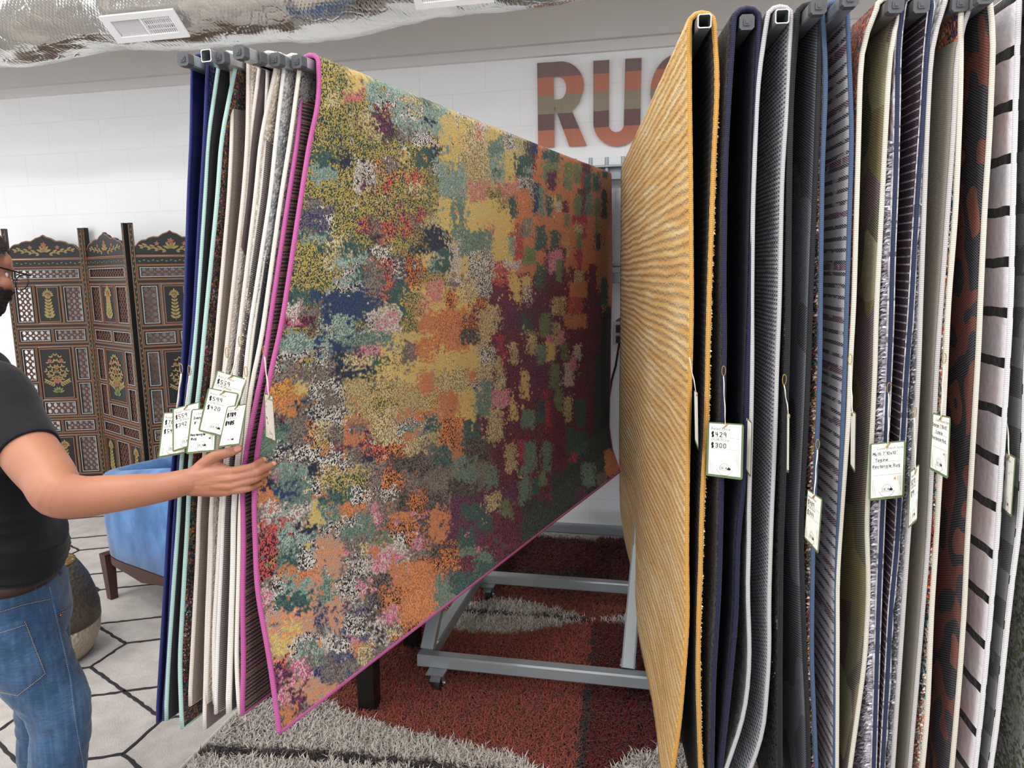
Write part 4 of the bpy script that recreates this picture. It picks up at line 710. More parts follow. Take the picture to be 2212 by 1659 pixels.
def shag_col(x, y):
    jx = x+(vn(x*60, y*60, 2)-.5)*.02; jy = y+(vn(x*55, y*55, 3)-.5)*.03; n = len(x)
    ip = lambda P, xx: np.interp(xx, P[:, 0], P[:, 1])
    rust = np.array(hx('8e4638')); dred = np.array(hx('5c1d1c')); wht = np.array(hx('c4bcb4')); blk = np.array(hx('3a3030')); mid = np.array(hx('8a3c2e'))
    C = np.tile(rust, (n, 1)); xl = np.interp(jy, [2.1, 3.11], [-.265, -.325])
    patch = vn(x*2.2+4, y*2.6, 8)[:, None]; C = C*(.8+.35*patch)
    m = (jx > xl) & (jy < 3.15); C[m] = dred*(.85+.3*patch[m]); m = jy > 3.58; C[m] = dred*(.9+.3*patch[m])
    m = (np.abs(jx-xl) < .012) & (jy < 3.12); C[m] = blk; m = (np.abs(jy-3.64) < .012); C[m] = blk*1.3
    w = (jy < ip(W1, jx)) & (jx < -.12); w |= (jx > W2[0, 0]) & (jy < ip(W2, jx)) ; w |= (jy < ip(Du, jx)) & (jy > ip(Dl, jx)) & (jx < Du[-1, 0]); w |= (jy < ip(Eu, jx)) & (jy > ip(El, jx)) & (jx > Eu[0, 0]); w |= (np.abs(jy-4.21) < .05) & (jx < -.42)
    C[w] = wht*(.88+.2*patch[w])
    k = (np.abs(jy-ip(DK, jx)) < .02) & (jx < -.4) & (jy < 2.2); k |= (np.abs(jy-ip(DM, jx)) < .013) & (jx < DM[-1, 0]) & (jx > DM[0, 0]); C[k] = blk
    return C
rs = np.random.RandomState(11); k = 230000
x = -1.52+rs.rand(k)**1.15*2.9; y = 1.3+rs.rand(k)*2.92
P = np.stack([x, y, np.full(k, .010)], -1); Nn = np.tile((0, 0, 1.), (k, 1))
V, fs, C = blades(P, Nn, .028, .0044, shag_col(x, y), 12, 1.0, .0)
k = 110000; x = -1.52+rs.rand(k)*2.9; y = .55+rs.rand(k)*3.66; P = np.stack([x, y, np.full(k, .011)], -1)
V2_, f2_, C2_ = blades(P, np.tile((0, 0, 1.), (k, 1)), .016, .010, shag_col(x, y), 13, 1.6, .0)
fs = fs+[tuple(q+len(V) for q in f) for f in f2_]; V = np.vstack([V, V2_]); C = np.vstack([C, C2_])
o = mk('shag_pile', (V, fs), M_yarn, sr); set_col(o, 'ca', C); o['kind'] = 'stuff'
# ================================================================== dark table behind the rugs
M_esp = plain('espresso_wood', '16110f', .35, var=.3, scale=12)
tb = thing('low_table', 'low dark wood table on the shag rug behind the multicoloured rug', 'table', (-1.27, 2.56, 0))
for x, y in ((-1.07, 2.34), (-1.07, 2.80), (-1.46, 2.34), (-1.46, 2.80)):
    m = MB(); a = .030; c = .036
    m.add([(x-a, y-a, .012), (x+a, y-a, .012), (x+a, y+a, .012), (x-a, y+a, .012), (x-c, y-c, .40), (x+c, y-c, .40), (x+c, y+c, .40), (x-c, y+c, .40)], [(0, 3, 2, 1), (4, 5, 6, 7), (0, 1, 5, 4), (1, 2, 6, 5), (2, 3, 7, 6), (3, 0, 4, 7)]); mk('leg', m, M_esp, tb)
m = MB()
for p, q in (((-1.46, 2.34), (-1.07, 2.34)), ((-1.46, 2.80), (-1.07, 2.80)), ((-1.46, 2.34), (-1.46, 2.80)), ((-1.07, 2.34), (-1.07, 2.80))): m.bar((*p, .37), (*q, .37), .025, .06)
mk('apron', m, M_esp, tb)
m = MB(); m.bar((-1.51, 2.57, .415), (-1.02, 2.57, .415), .56, .03, b=.2); mk('tabletop', m, M_esp, tb)
# ================================================================== armchair
def velvet():
    t = T('blue_velvet', .75, .2); o = t.obj(); nz = t.noise(t.mul(o, (1, 1, .6)), 7, 4, .6).outputs[0]
    t.base(t.ramp(nz, [(.35, hx('3f6393')), (.5, hx('5079ac')), (.62, hx('6089bd')), (.75, hx('7299c8'))])); t.bump(nz, .15, .01)
    t.b.inputs['Sheen Weight'].default_value = .3; t.b.inputs['Sheen Roughness'].default_value = .4; return t.m
M_vel = velvet(); M_wal = plain('walnut', '4a2d26', .4, var=.25, scale=14)
CA = np.array((-2.744, 2.984)); CU_ = np.array((.934, -.358)); CV_ = np.array((.358, .934)); cc2 = CA+CU_*.365+CV_*.335
cx, cy = cc2
ch = thing('armchair', 'blue velvet tub armchair on walnut legs beside the folding screen', 'armchair', (cx, cy, 0))
def sup(a, A_, B_, e=5.): return (abs(math.cos(a)/A_)**e+abs(math.sin(a)/B_)**e)**(-1/e)
def chp(a, off, z, A_=.39, B_=.36): r = sup(a, A_, B_)-off; p = cc2+CU_*r*math.cos(a)+CV_*r*math.sin(a); return (p[0], p[1], z)
angs = [math.radians(45+55+250*i/72) for i in range(73)]
def topz(a): return .665+.11*(sup(a, .39, .36)*math.cos(a)+.39)/.78
m = MB(); prof = []
for i, a in enumerate(angs):
    zt = topz(a)-.16*max(0, 1-min(i, 72-i)/14)**2
    ring = [chp(a, .055-.055*math.cos(PI*k/8), zt-.045+.045*math.sin(PI*k/8)) for k in range(9)]
    prof.append([chp(a, .03, .235), chp(a, .004, .26), chp(a, -.006, .42)]+ring+[chp(a, .11, .3)])
k = len(prof[0]); n = len(prof)
m.add([p for r in prof for p in r], [(i*k+j, i*k+(j+1) % k, (i+1)*k+(j+1) % k, (i+1)*k+j) for i in range(n-1) for j in range(k)]+[tuple(range(k)), tuple(range((n-1)*k+k-1, (n-1)*k-1, -1))])
mk('back_shell', m, M_vel, ch, True)
m = MB(); rings = []
for off, z in ((.13, .24), (.10, .26), (.105, .40), (.14, .445), (.30, .46)): rings.append([chp(2*PI*q/48, off, z) for q in range(48)])
m.add([p for r in rings for p in r], [(i*48+j, i*48+(j+1) % 48, (i+1)*48+(j+1) % 48, (i+1)*48+j) for i in range(4) for j in range(48)]+[tuple(range(47, -1, -1)), tuple(range(192, 240))]); mk('seat_cushion', m, M_vel, ch, True)
m = MB(); rg = []
for q in range(96):
    a = 2*PI*q/96; s_ = abs(math.sin(2*a)); h = .035+.03*(1-s_); rg.append([chp(a, .05, .25-h), chp(a, .004, .25-h), chp(a, .004, .252), chp(a, .05, .252)])
m.add([p for r in rg for p in r], [(i*4+j, i*4+(j+1) % 4, ((i+1) % 96)*4+(j+1) % 4, ((i+1) % 96)*4+j) for i in range(96) for j in range(4)]); mk('frame_rail', m, M_wal, ch)
for su in (-1, 1):
    for sv in (-1, 1):
        m = MB(); V = []
        for z, w, e in ((.013, .018, .348), (.25, .026, .352)):
            c_ = cc2+CU_*su*e+CV_*sv*(e-.03)
            for p, q in ((-1, -1), (1, -1), (1, 1), (-1, 1)): t_ = c_+CU_*w*p+CV_*w*q; V.append((t_[0], t_[1], z))
        m.add(V, [(0, 3, 2, 1), (4, 5, 6, 7), (0, 1, 5, 4), (1, 2, 6, 5), (2, 3, 7, 6), (3, 0, 4, 7)]); mk('leg', m, M_wal, ch)
# ================================================================== drum stool
def hammered(name, c, c2, sc=60):
    t = T(name, .5, .4, .45); o = t.obj(); v = t.vor(o, sc).outputs[0]; nz = t.noise(o, 6, 3).outputs[0]
    t.base(t.mix(nz, hx(c), hx(c2))); t.bump(v, .6, .008); return t.m
dx, dy = -2.55, 2.44
dr = thing('drum_side_table', 'barrel shaped hammered metal side table behind the man', 'side table', (dx, dy, .013))
m = MB(); m.lathe([(.135, .013), (.165, .05), (.19, .11), (.197, .17)], (dx, dy, 0), 48); mk('base_band', m, hammered('pale_hammered_metal', 'a39682', 'bdb09c'), dr, True, label='paler lower band')
m = MB(); m.lathe([(.198, .17), (.197, .23), (.187, .28), (.167, .35), (.139, .405), (.128, .423), (.124, .425)], (dx, dy, 0), 48); mk('drum_body', m, hammered('bronze_hammered_metal', '4c453c', '6e6253'), dr, True)
def brass_top():
    t = T('dashed_brass', .35, .5, .8); o = t.obj(); br = t.n('TexBrick', {'Vector': o, 'Color1': (1, 1, 1), 'Color2': (1, 1, 1), 'Mortar': (0, 0, 0), 'Scale': 1., 'Mortar Size': .004, 'Brick Width': .022, 'Row Height': .012}).outputs[0]
    br2 = t.math('GREATER_THAN', t.noise(t.mul(o, (70, 160, 70)), 1., 1).outputs[0], .6)
    t.base(t.mix(br2, hx('8d7040'), hx('e8d7a6'))); return t.m
m = MB(); m.lathe([(.126, .424), (.126, .431), (.118, .434), (0.001, .434)], (dx, dy, 0), 48); mk('top_plate', m, brass_top(), dr, label='brass top plate with dashed pattern')
# ================================================================== folding screen
M_scr = plain('black_lacquer', '1c1a1b', .45, var=.25, scale=10); M_line = plain('copper_paint_line', '8f6042', .6, var=.15); M_lat = plain('brown_lattice_wood', '5b3a2f', .6, var=.2, scale=20)
M_leaf = plain('gold_green_paint', '94804e', .6, var=.25, scale=60); M_flow = plain('coral_paint', '9a624c', .6, var=.2, scale=60); M_vine = plain('olive_vine_paint', '6f7a48', .6, var=.2, scale=60); M_silv = plain('pale_edge_line', 'a9aba4', .6, var=.1)
scr = thing('folding_screen', 'black and gold painted folding screen with pierced lattice panels', 'folding screen', (-3.75, 4.0, .0))
fold = [atd(x, 600, D) for x, D in ((14, 4.98), (191, 5.03), (284, 4.62), (462, 4.80))]
ZT0 = 1.90
def zpy(py): return ZT0-(py-505)*.00316
def screen_panel(A, Bp, first):
    A = np.array((A[0], A[1], 0)); Bp = np.array((Bp[0], Bp[1], 0)); ex = Bp-A; w = np.linalg.norm(ex); ex /= w; en = np.cross(ex, (0, 0, 1.))
    if en @ (CC-A) < 0: en = -en
    up = np.array((0, 0, 1.))
    P = lambda u, z, d=0.: A+ex*u*w+up*z+en*d
    fm = MB(); lm = MB(); sm = MB(); lts = []; fl_ = MB(); vi = MB(); rd = MB()
    def bx(m, u0, u1, z0, z1, d0, d1): m.poly([P(u0, z0, d0), P(u1, z0, d0), P(u1, z1, d0), P(u0, z1, d0)], en*(d1-d0))
    pw = .028/w
    def border(m, u0, u1, z0, z1, t, d0=.0135, d1=.0150):
        tu = t/w
        bx(m, u0, u1, z0, z0+t, d0, d1); bx(m, u0, u1, z1-t, z1, d0, d1); bx(m, u0, u0+tu, z0+t, z1-t, d0, d1); bx(m, u1-tu, u1, z0+t, z1-t, d0, d1)
    # posts and rails
    for u0, u1 in ((0, pw), (1-pw, 1)):
        bx(fm, u0, u1, .0, ZT0+.03, -.013, .016)
        for uu in (u0+.002/w, u1-.006/w): bx(lm, uu, uu+.004/w, .04, ZT0+.02, .0155, .0168)
        for k in range(58): z = .06+k*.032; c = P((u0+u1)/2, z, .0165); s = (1 if k % 2 else -1); vi.poly([c-ex*.003*s, c+up*.012+ex*.002*s, c+up*.016+ex*.006*s, c+ex*.004*s], en*.001)
    rows = [(560, 577, 'rail'), (577, 605, 'L'), (605, 614, 'rail'), (614, 697, 'LFL'), (697, 706, 'rail'), (706, 738, 'LL'), (738, 746, 'rail'), (746, 900, 'big'), (900, 906, 'rail'), (906, 936, 'LL'), (936, 942, 'rail'), (942, 1030, 'FLF'), (1030, 1040, 'rail'), (1040, 1075, 'L'), (1075, 1090, 'rail')]
    def lattice(u0, u1, z0, z1):
        lt = MB(); lts.append(lt); border(sm, u0, u1, z0, z1, .004, .012, .0145)
        bx(fm, u0, u0+.004/w, z0, z1, -.008, .012); bx(fm, u1-.004/w, u1, z0, z1, -.008, .012); bx(fm, u0, u1, z0, z0+.004, -.008, .012); bx(fm, u0, u1, z1-.004, z1, -.008, .012)
        W = (u1-u0)*w; H = z1-z0; nx_ = max(1, round(W/.040)); nz_ = max(1, round(H/.040)); px_, pz = W/nx_, H/nz_; n = 12
        for i in range(nx_):
            for j in range(nz_):
                c = P(u0+(i+.5)*px_/w, z0+(j+.5)*pz); ro = (px_*.53, pz*.53); ri = (px_*.33, pz*.33); V = []
                for d in (-.004, .004):
                    for r in (ro, ri): V += [c+ex*r[0]*math.cos(2*PI*k/n)+up*r[1]*math.sin(2*PI*k/n)+en*d for k in range(n)]
                lt.add(V, [f for k in range(n) for f in ((2*n+k, 2*n+(k+1) % n, 3*n+(k+1) % n, 3*n+k), (n+k, n+(k+1) % n, 3*n+(k+1) % n, 3*n+k), (k, 2*n+k, 2*n+(k+1) % n, (k+1) % n))])
    def leaf(c, ang, L, wd, m):
        d = ex*math.cos(ang)+up*math.sin(ang); s = -ex*math.sin(ang)+up*math.cos(ang)
        m.poly([c, c+d*L*.35-s*wd, c+d*L*.75-s*wd*.7, c+d*L, c+d*L*.75+s*wd*.7, c+d*L*.35+s*wd], en*.001)
    def blossom(c, r, m, n=6):
        for k in range(n): leaf(c, 2*PI*k/n+.3, r, r*.28, m)
    def bouquet(u, z0, z1, hw, kind):
        H = z1-z0; D = .0148
        if kind == 'tall':
            for k in range(7):
                z = z0+H*(.06+.105*k); L = hw*(.85-.05*k)
                for s in (1, -1): leaf(P(u, z, D), PI/2-s*(.95-.03*k), L, L*.24, fl_)
            vi.poly([P(u-.002/w, z0, D), P(u+.002/w, z0, D), P(u+.002/w, z1-.03, D), P(u-.002/w, z1-.03, D)], en*.0006)
            for k in range(9): leaf(P(u, z0+H*.8, D), PI*k/8, hw*.75 if k != 4 else hw*.95, hw*.14, fl_)
            blossom(P(u, z0+H*.79, D+.001), hw*.26, rd)
        else:
            for k in range(9):
                a = PI*(k+.5)/9
                for q in range(5):
                    r = (.25+.17*q); c = P(u+hw*math.cos(a)*r/w*.9, z0+H*.22+H*.72*math.sin(a)*r, D)
                    for s in (1, -1): leaf(c, a+s*.7, hw*.27, hw*.065, fl_)
            for q in range(6): leaf(P(u, z0+H*.08, D), PI*(q+.5)/6, hw*.5, hw*.1, vi)
            for (du, dz, r) in ((0, .33, .26), (-.45, .78, .2), (.45, .78, .2), (-.62, .45, .14), (.62, .45, .14), (0, .62, .18)): blossom(P(u+du*hw/w, z0+H*dz, D+.001), hw*r, rd, 7)
    def flower(u0, u1, z0, z1, kind):
        bx(fm, u0, u1, z0, z1, -.006, .0125); border(lm, u0+.006/w, u1-.006/w, z0+.006, z1-.006, .005)
        bouquet((u0+u1)/2, z0+.022, z1-.022, (u1-u0)*w*.5-.022, kind)
    g = .012/w; i0, i1 = pw, 1-pw
    def cells(us, z0, z1, kinds):
        zz = (z0+.006, z1-.006)
        for (a, b_), k in zip(us, kinds):
            a2, b2 = a+g*.5, b_-g*.5
            border(lm, a+.002/w, b_-.002/w, z0+.001, z1-.001, .004)
            if k == 'L': border(fm, a, b_, z0, z1, .014, -.012, .0135); lattice(a2+.012/w, b2-.012/w, z0+.014, z1-.014)
            else: flower(a2+.006/w, b2-.006/w, z0+.007, z1-.007, k)
    iw = i1-i0
    for y0, y1, k in rows:
        z1, z0 = zpy(y0), zpy(y1)
        if k == 'rail':
            bx(fm, i0, i1, z0, z1, -.012, .014); bx(lm, i0, i1, z0+.001, z0+.005, .0135, .015); bx(lm, i0, i1, z1-.005, z1-.001, .0135, .015)
            if y1-y0 > 12:
                for q in range(16): c = P(i0+iw*(q+.5)/16, (z0+z1)/2, .0145); leaf(c, .4 if q % 2 else -.4, .016, .004, vi)
        elif k == 'L': cells([(i0, i1)], z0, z1, 'L')
        elif k == 'LL': cells([(i0, i0+iw*.5), (i0+iw*.5, i1)], z0, z1, 'LL')
        elif k == 'LFL': cells([(i0, i0+iw*.3), (i0+iw*.3, i0+iw*.68), (i0+iw*.68, i1)], z0, z1, ['L', 'tall', 'L'])
        elif k == 'FLF': cells([(i0, i0+iw*.32), (i0+iw*.32, i0+iw*.68), (i0+iw*.68, i1)], z0, z1, ['tall', 'L', 'tall'] if not first else ['L', 'tall', 'L'])
        elif k == 'big':
            zm = z0+(z1-z0)*.5; zb = z0+(z1-z0)*.24
            cells([(i0, i0+iw*.24)]*1+[(i0+iw*.76, i1)], zm, z1, 'LL'); cells([(i0, i0+iw*.24)]+[(i0+iw*.76, i1)], z0, zm, 'LL')
            cells([(i0+iw*.24, i0+iw*.76)], zb, z1, ['round']); cells([(i0+iw*.24, i0+iw*.76)], z0, zb, 'L')
    # crest
    zb = zpy(559); zt = ZT0-.012; pts = []
    prof = [(0, .0), (.06, .30), (.10, .40), (.16, .43), (.20, .55), (.27, .62), (.33, .60), (.40, .80), (.46, .88), (.5, 1.)]
    prof = prof+[(1-a, b_) for a, b_ in prof[-2::-1]]
    out = [(i0+iw*a, zb+.01+(zt-zb-.01)*(.32+.68*b_)) for a, b_ in prof]
    cm = MB(); cm.poly([P(i0, zb, -.008)]+[P(u, z, -.008) for u, z in out]+[P(i1, zb, -.008)], en*.018)
    for (u0, z0), (u1, z1) in zip(out[:-1], out[1:]): lm.poly([P(u0, z0-.007, .0102), P(u1, z1-.007, .0102), P(u1, z1, .0102), P(u0, z0, .0102)], en*.0012)
    bx(lm, i0, i1, zb, zb+.006, .0102, .0115)
    for s in (1, -1):
        for q in range(7):
            c = P(.5+s*(.06+.045*q), zb+.03+.012*(q % 2)+.004*q, .0105); leaf(c, PI/2-s*1.2, .034, .007, fl_); leaf(c, PI/2-s*1.9, .026, .006, fl_)
        blossom(P(.5+s*.17, zb+.075, .0105), .016, rd, 5)
    for q in range(5): leaf(P(.5, zb+.045, .0105), PI*(q+.5)/5, .05, .009, fl_)
    blossom(P(.5, zb+.09, .011), .022, rd, 6)
    pn = mk('panel', fm, M_scr, scr); mk('crest', cm, M_scr, pn); [mk('lattice', q, M_lat, pn) for q in lts]; mk('painted_lines', lm, M_line, pn); mk('lattice_edging', sm, M_silv, pn); mk('painted_leaves', fl_, M_leaf, pn); mk('painted_blossoms', rd, M_flow, pn); mk('painted_vine', vi, M_vine, pn)
for i in range(3): screen_panel(fold[i]+np.array((.008, 0, 0)), fold[i+1]-np.array((.008, 0, 0)), i == 0)
# ================================================================== price tags
M_card = plain('white_card', 'f6f3ea', .45, var=.015); M_green = plain('green_laminate_border', '64744f', .35, var=.06); M_ink = plain('black_ink', '18161c', .6, var=.05); M_print = plain('grey_print', '75776c', .6, var=.05); M_rule = plain('thin_rule', '9a8a86', .6)
M_rib = plain('cream_ribbon', 'eee9dd', .5, var=.04); M_pin = plain('brass_pin', 'b08d45', .3, .8, var=.1); M_star = plain('gold_star_sticker', 'd2a23a', .4, var=.05); M_bstar = plain('dark_star', '3b3340', .5); M_cstar = plain('copper_star_sticker', 'b5705a', .4)
GLY = {'$': '47 28 17 15 34 43 32 12|29 21|39 31', '0': '28 17 13 22 32 43 47 38 28', '1': '17 28 22', '2': '17 28 38 47 46 12 42', '3': '17 28 38 47 46 35 25|35 44 43 32 22 13', '4': '18 15 45|38 32', '5': '48 18 15 35 44 43 32 12', '6': '47 38 18 13 22 32 43 44 35 15', '7': '18 48 22', '8': '35 46 47 38 28 17 16 25 35 44 43 32 22 13 14 25', '9': '45 25 16 17 28 38 47 42',
       'M': '12 18 34 58 52', 'u': '16 13 22 32 43|46 42', 'l': '28 22', 't': '28 23 32|16 36', 'i': '26 22|28 29', 'T': '08 58|38 32', 'a': '46 26 15 13 22 32 43|46 42', 'g': '46 26 15 14 23 43|46 41 30 10', 'n': '16 12|15 26 36 45 42', 'e': '14 44 45 36 26 15 13 22 42', 'R': '12 18 38 47 46 35 15|35 42', 'c': '45 36 26 15 13 22 32 43', 'r': '16 12|14 26 36', 'o': '26 15 13 22 32 43 45 36 26', 'O': '28 17 13 22 42 53 57 48 28', 's': '46 16 15 34 43 32 12', 'E': '48 18 12 42|15 35', 'I': '18 48|38 32|12 52', 'v': '16 32 56', 'y': '16 33|56 20', 'S': '47 38 18 17 15 44 43 32 12', 'f': '38 27 21|16 36', 'x': '16 42|12 46', "'": '29 27', 'd': '46 26 15 13 22 32 43|48 42', '_': '12 52'}
def strokes(txt, fn, mb, sz, wd):
    """single-line handwriting; fn(x, y) -> 3-D"""
    x0 = 0.
    for ch_ in txt:
        if ch_ in GLY:
            for pl in GLY[ch_].split('|'):
                p = [(x0+int(q[0])*sz/6, (int(q[1])-2)*sz/6) for q in pl.split()]
                line2(p, fn, mb, wd)
        x0 += (sz*.5 if ch_ in "il'1 trf" else sz*.92)
def line2(p, fn, mb, wd):
    for (a, b_), (c, d) in zip(p[:-1], p[1:]):
        L = math.hypot(c-a, d-b_)+1e-9; nx_, ny = -(d-b_)/L*wd/2, (c-a)/L*wd/2; ex_, ey_ = (c-a)/L*wd*.3, (d-b_)/L*wd*.3
        mb.add([fn(a-ex_+nx_, b_-ey_+ny), fn(a-ex_-nx_, b_-ey_-ny), fn(c+ex_-nx_, d+ey_-ny), fn(c+ex_+nx_, d+ey_+ny)], [(0, 1, 2, 3)])
def price_tag(lab, c4, Y, YR_, side, lines, pinpx=None, rib=True, star=None, bold=1., group='price tags on rugs', ribtop=None):
    (tl, tr, br, bl) = [aty(px, py, yy) for (px, py), yy in zip(c4, (Y, YR_, YR_, Y))]
    ctr = (tl+tr+br+bl)/4; nrm = np.cross(tr-tl, bl-tl); nrm /= np.linalg.norm(nrm)
    if nrm @ (CC-ctr) < 0: nrm = -nrm
    Wd = np.linalg.norm(tr-tl); Hd = np.linalg.norm(bl-tl); asp = 1.55
    P = lambda s, t, d=0.: (tl*(1-s)+tr*s)*(1-t)+(bl*(1-s)+br*s)*t+nrm*d
    r = thing('price_tag', lab, 'price tag', (ctr[0], ctr[1], min(bl[2], br[2])), group)
    def rr(a, m, d0, d1, cr=.06):
        o = []
        for cx_, cy_, a0 in ((1-a-cr, a+cr/asp, -90), (1-a-cr, 1-a-cr/asp, 0), (a+cr, 1-a-cr/asp, 90), (a+cr, a+cr/asp, 180)):
            o += [(cx_+cr*math.cos(math.radians(a0+q*22.5)), cy_+cr/asp*math.sin(math.radians(a0+q*22.5))) for q in range(5)]
        m.poly([P(s, t, d0) for s, t in o], nrm*(d1-d0))
    m = MB(); rr(0, m, 0, .0008, .075); mk('laminate_border', m, M_green, r, label='green border of the tag')
    m = MB(); m.poly([P(.06, .025, .0008), P(.94, .025, .0008), P(.94, .955, .0008), P(.06, .955, .0008)], nrm*.0004); mk('card', m, M_card, r)
    ink = MB(); pr = MB(); D = .0015
    hand = lambda s0, t0: (lambda x, y: P(s0+x, t0-y/asp, D))
    if side == 'price':
        text_shape('Retail Price:', hand(.10, .135), pr, .115, .15); text_shape('OUR Price:', hand(.10, .335), pr, .115, .15)
        for (tx, t0), tl_ in zip(lines, (.27, .475)):
            strokes(tx, hand(.11, t0), ink, .12, .019*bold); pr.poly([P(.10, tl_, D-.0003), P(.90, tl_, D-.0003), P(.90, tl_+.004, D-.0003), P(.10, tl_+.004, D-.0003)], nrm*.0002)
    elif side == 'style':
        text_shape('Color-Brand-Style:', hand(.20, .125), pr, .098, .2)
        for k, tl_ in enumerate((.225, .335, .445, .565)): pr.poly([P(.10, tl_, D-.0003), P(.90, tl_, D-.0003), P(.90, tl_+.004, D-.0003), P(.10, tl_+.004, D-.0003)], nrm*.0002)
        for tx, s0, t0 in lines: strokes(tx, hand(s0, t0), ink, .072, .013*bold)
    if side in ('price', 'style'):
        for s, t0, t1 in ((.11, .64, .93), (.145, .73, .93), (.18, .80, .93), (.80, .60, .68), (.84, .60, .76), (.88, .60, .86)): pr.poly([P(s, t0, D-.0003), P(s+.006, t0, D-.0003), P(s+.006, t1, D-.0003), P(s, t1, D-.0003)], nrm*.0002)
        lg = hand(.5, .82); ar = lambda R_, a0, a1, n=18: [(R_*math.cos(math.radians(a0+(a1-a0)*i/n)), R_*math.sin(math.radians(a0+(a1-a0)*i/n))) for i in range(n+1)]
        line2(ar(.125, 8, 172), lg, pr, .008)
        for k in range(24):
            a = 195+150*k/23; q = [(R_*math.cos(math.radians(a)), R_*math.sin(math.radians(a))) for R_ in (.20, .222)]; line2(q, lg, ink, .008)
        for k in range(15):
            a = 25+130*k/14; q = [(R_*math.cos(math.radians(a)), R_*math.sin(math.radians(a))) for R_ in (.155, .168)]; line2(q, lg, pr, .006)
        line2([(-.08, -.05), (-.08, .03), (.06, .03), (.06, -.05), (-.08, -.05)], lg, pr, .007); line2([(-.08, -.02), (.06, -.02)], lg, pr, .006); line2([(-.17, -.07), (.17, -.07)], lg, pr, .006)
        line2([(-.065, .01), (-.045, -.01)], lg, ink, .018); line2([(.03, -.01), (.05, .01)], lg, ink, .018); line2([(.09, -.02), (.15, -.02)], lg, ink, .055); line2([(.12, .0), (.12, .025)], lg, ink, .03)
        line2([(-.125, -.06), (-.115, -.02), (-.13, .02), (-.12, .035)], lg, ink, .01)
    if pr.v: mk('printed_lettering', pr, M_print, r)
    if ink.v: mk('handwritten_lettering', ink, M_ink, r)
    if star:
        s0, t0, mt = star; m = MB(); m.add([P(s0+.05*(1 if k % 2 == 0 else .42)*math.sin(k*PI/5), t0-.05/asp*(1 if k % 2 == 0 else .42)*math.cos(k*PI/5), D+.0006) for k in range(10)]+[P(s0, t0, D+.0006)], [(k, (k+1) % 10, 10) for k in range(10)]); mk('star_sticker', m, mt, r)
    hp = P(.5, .05, .002)
    if rib and pinpx:
        pin = aty(*pinpx, Y+.0); m = MB(); top = pin+np.array((0, 0, -.012)); V = []; n = 14; L = np.linalg.norm(top-hp)
        m.tube([top*(1-k/n)+hp*(k/n)+np.array((.0005*math.sin(k*.9), -.001, 0)) for k in range(n+1)], [.0021+.0014*abs(math.sin(k*.45+.6)) for k in range(n+1)], 6, flat=.35)
        mk('ribbon', m, M_rib, r, True)
        m = MB(); a = pin; m.tube([a+np.array((.0035*math.sin(q*2*PI/14)*(1.2 if q < 7 else 1), 0, .011*math.cos(q*2*PI/14))) for q in range(14)], .0008, 6, closed=True); mk('pin', m, M_pin, r, True)
    m = MB(); m.tube([P(.44, .085, .003), P(.5, .055, .0035), P(.56, .02, .003)], .0013, 6); mk('tag_knot', m, M_pin, r)
yl = 1.425
GT = 'price tags on the left row of rugs'; GQ = 'price tags on the right row of rugs'
price_tag('price tag reading $78 and $54, leftmost and partly covered by the next tag', [(353, 891), (413, 889), (402, 979), (341, 990)], 1.452, 1.452, 'price', [('$78', .255), ('$54', .455)], (391, 796), group=GT)
price_tag('price tag reading $559 and $392, slightly tilted on the aqua edged rug', [(373, 883), (433, 867), (431, 960), (373, 977)], 1.437, 1.437, 'price', [('$559', .255), ('$392', .455)], (409, 800), group=GT)
price_tag('tag with bold handwriting reading Ivory and Rectangle Rug above the man\'s thumb', [(414, 884), (472, 880), (466, 975), (402, 981)], 1.421, 1.421, 'style', [('Ivory', .12, .22), ("8'", .17, .33), ('Rectangle', .08, .60), ('Rug', .12, .69)], None, False, (.78, .68, M_bstar), 1.5, GT)
price_tag('price tag reading $559, tilted behind the $599 tag', [(469, 799), (534, 819), (505, 915), (440, 895)], 1.437, 1.437, 'price', [('$559', .255), ('', .455)], (518, 738), group=GT)
price_tag('price tag reading $599 and $420, tilted clockwise above the hand', [(450, 837), (517, 850), (495, 948), (428, 931)], 1.408, 1.408, 'price', [('$599', .255), ('$420', .455)], (490, 762), group=GT)
price_tag('price tag with blotted prices in heavy ink directly above the thumb', [(491, 878), (534, 872), (518, 961), (471, 967)], 1.392, 1.396, 'price', [('$769', .255), ('$485', .455)], (531, 803), bold=2.4, group=GT)
price_tag('narrow turned tag with handwritten lines hanging on the pink edging', [(570, 849), (588, 854), (595, 957), (573, 947)], 1.40, 1.47, 'style', [('Multi', .1, .20), ("7'10x10", .1, .32), ('Style', .2, .43), ('Rectangle', .1, .55), ('Rug', .2, .66)], (571, 759), bold=1.6, group=GT)
ys = 1.655
price_tag('edge-on tag hanging on the gold edging', [(1499, 843), (1506, 848), (1508, 973), (1501, 953)], 1.62, 1.68, 'blank', [], (1489, 760), group=GQ)
price_tag('price tag reading $429 and $300 beside the gold rug edge', [(1528, 911), (1607, 916), (1604, 1037), (1525, 1027)], ys, ys, 'price', [('$429', .255), ('$300', .455)], (1563, 801), group=GQ)
price_tag('turned shaded tag just behind the $429 tag', [(1605, 893), (1625, 913), (1622, 1032), (1602, 1000)], 1.70, 1.665, 'blank', [], (1621, 790), group=GQ)
price_tag('edge-on tag hanging before the black edged rug', [(1700, 892), (1704, 893), (1703, 1022), (1699, 1020)], 1.60, 1.65, 'blank', [], (1694, 820), group=GQ)
price_tag('price tag reading $489 and $349 on the slate blue edging', [(1745, 1056), (1777, 1078), (1768, 1197), (1738, 1162)], 1.625, 1.575, 'price', [('$489', .255), ('$349', .455)], (1766, 960), group=GQ)
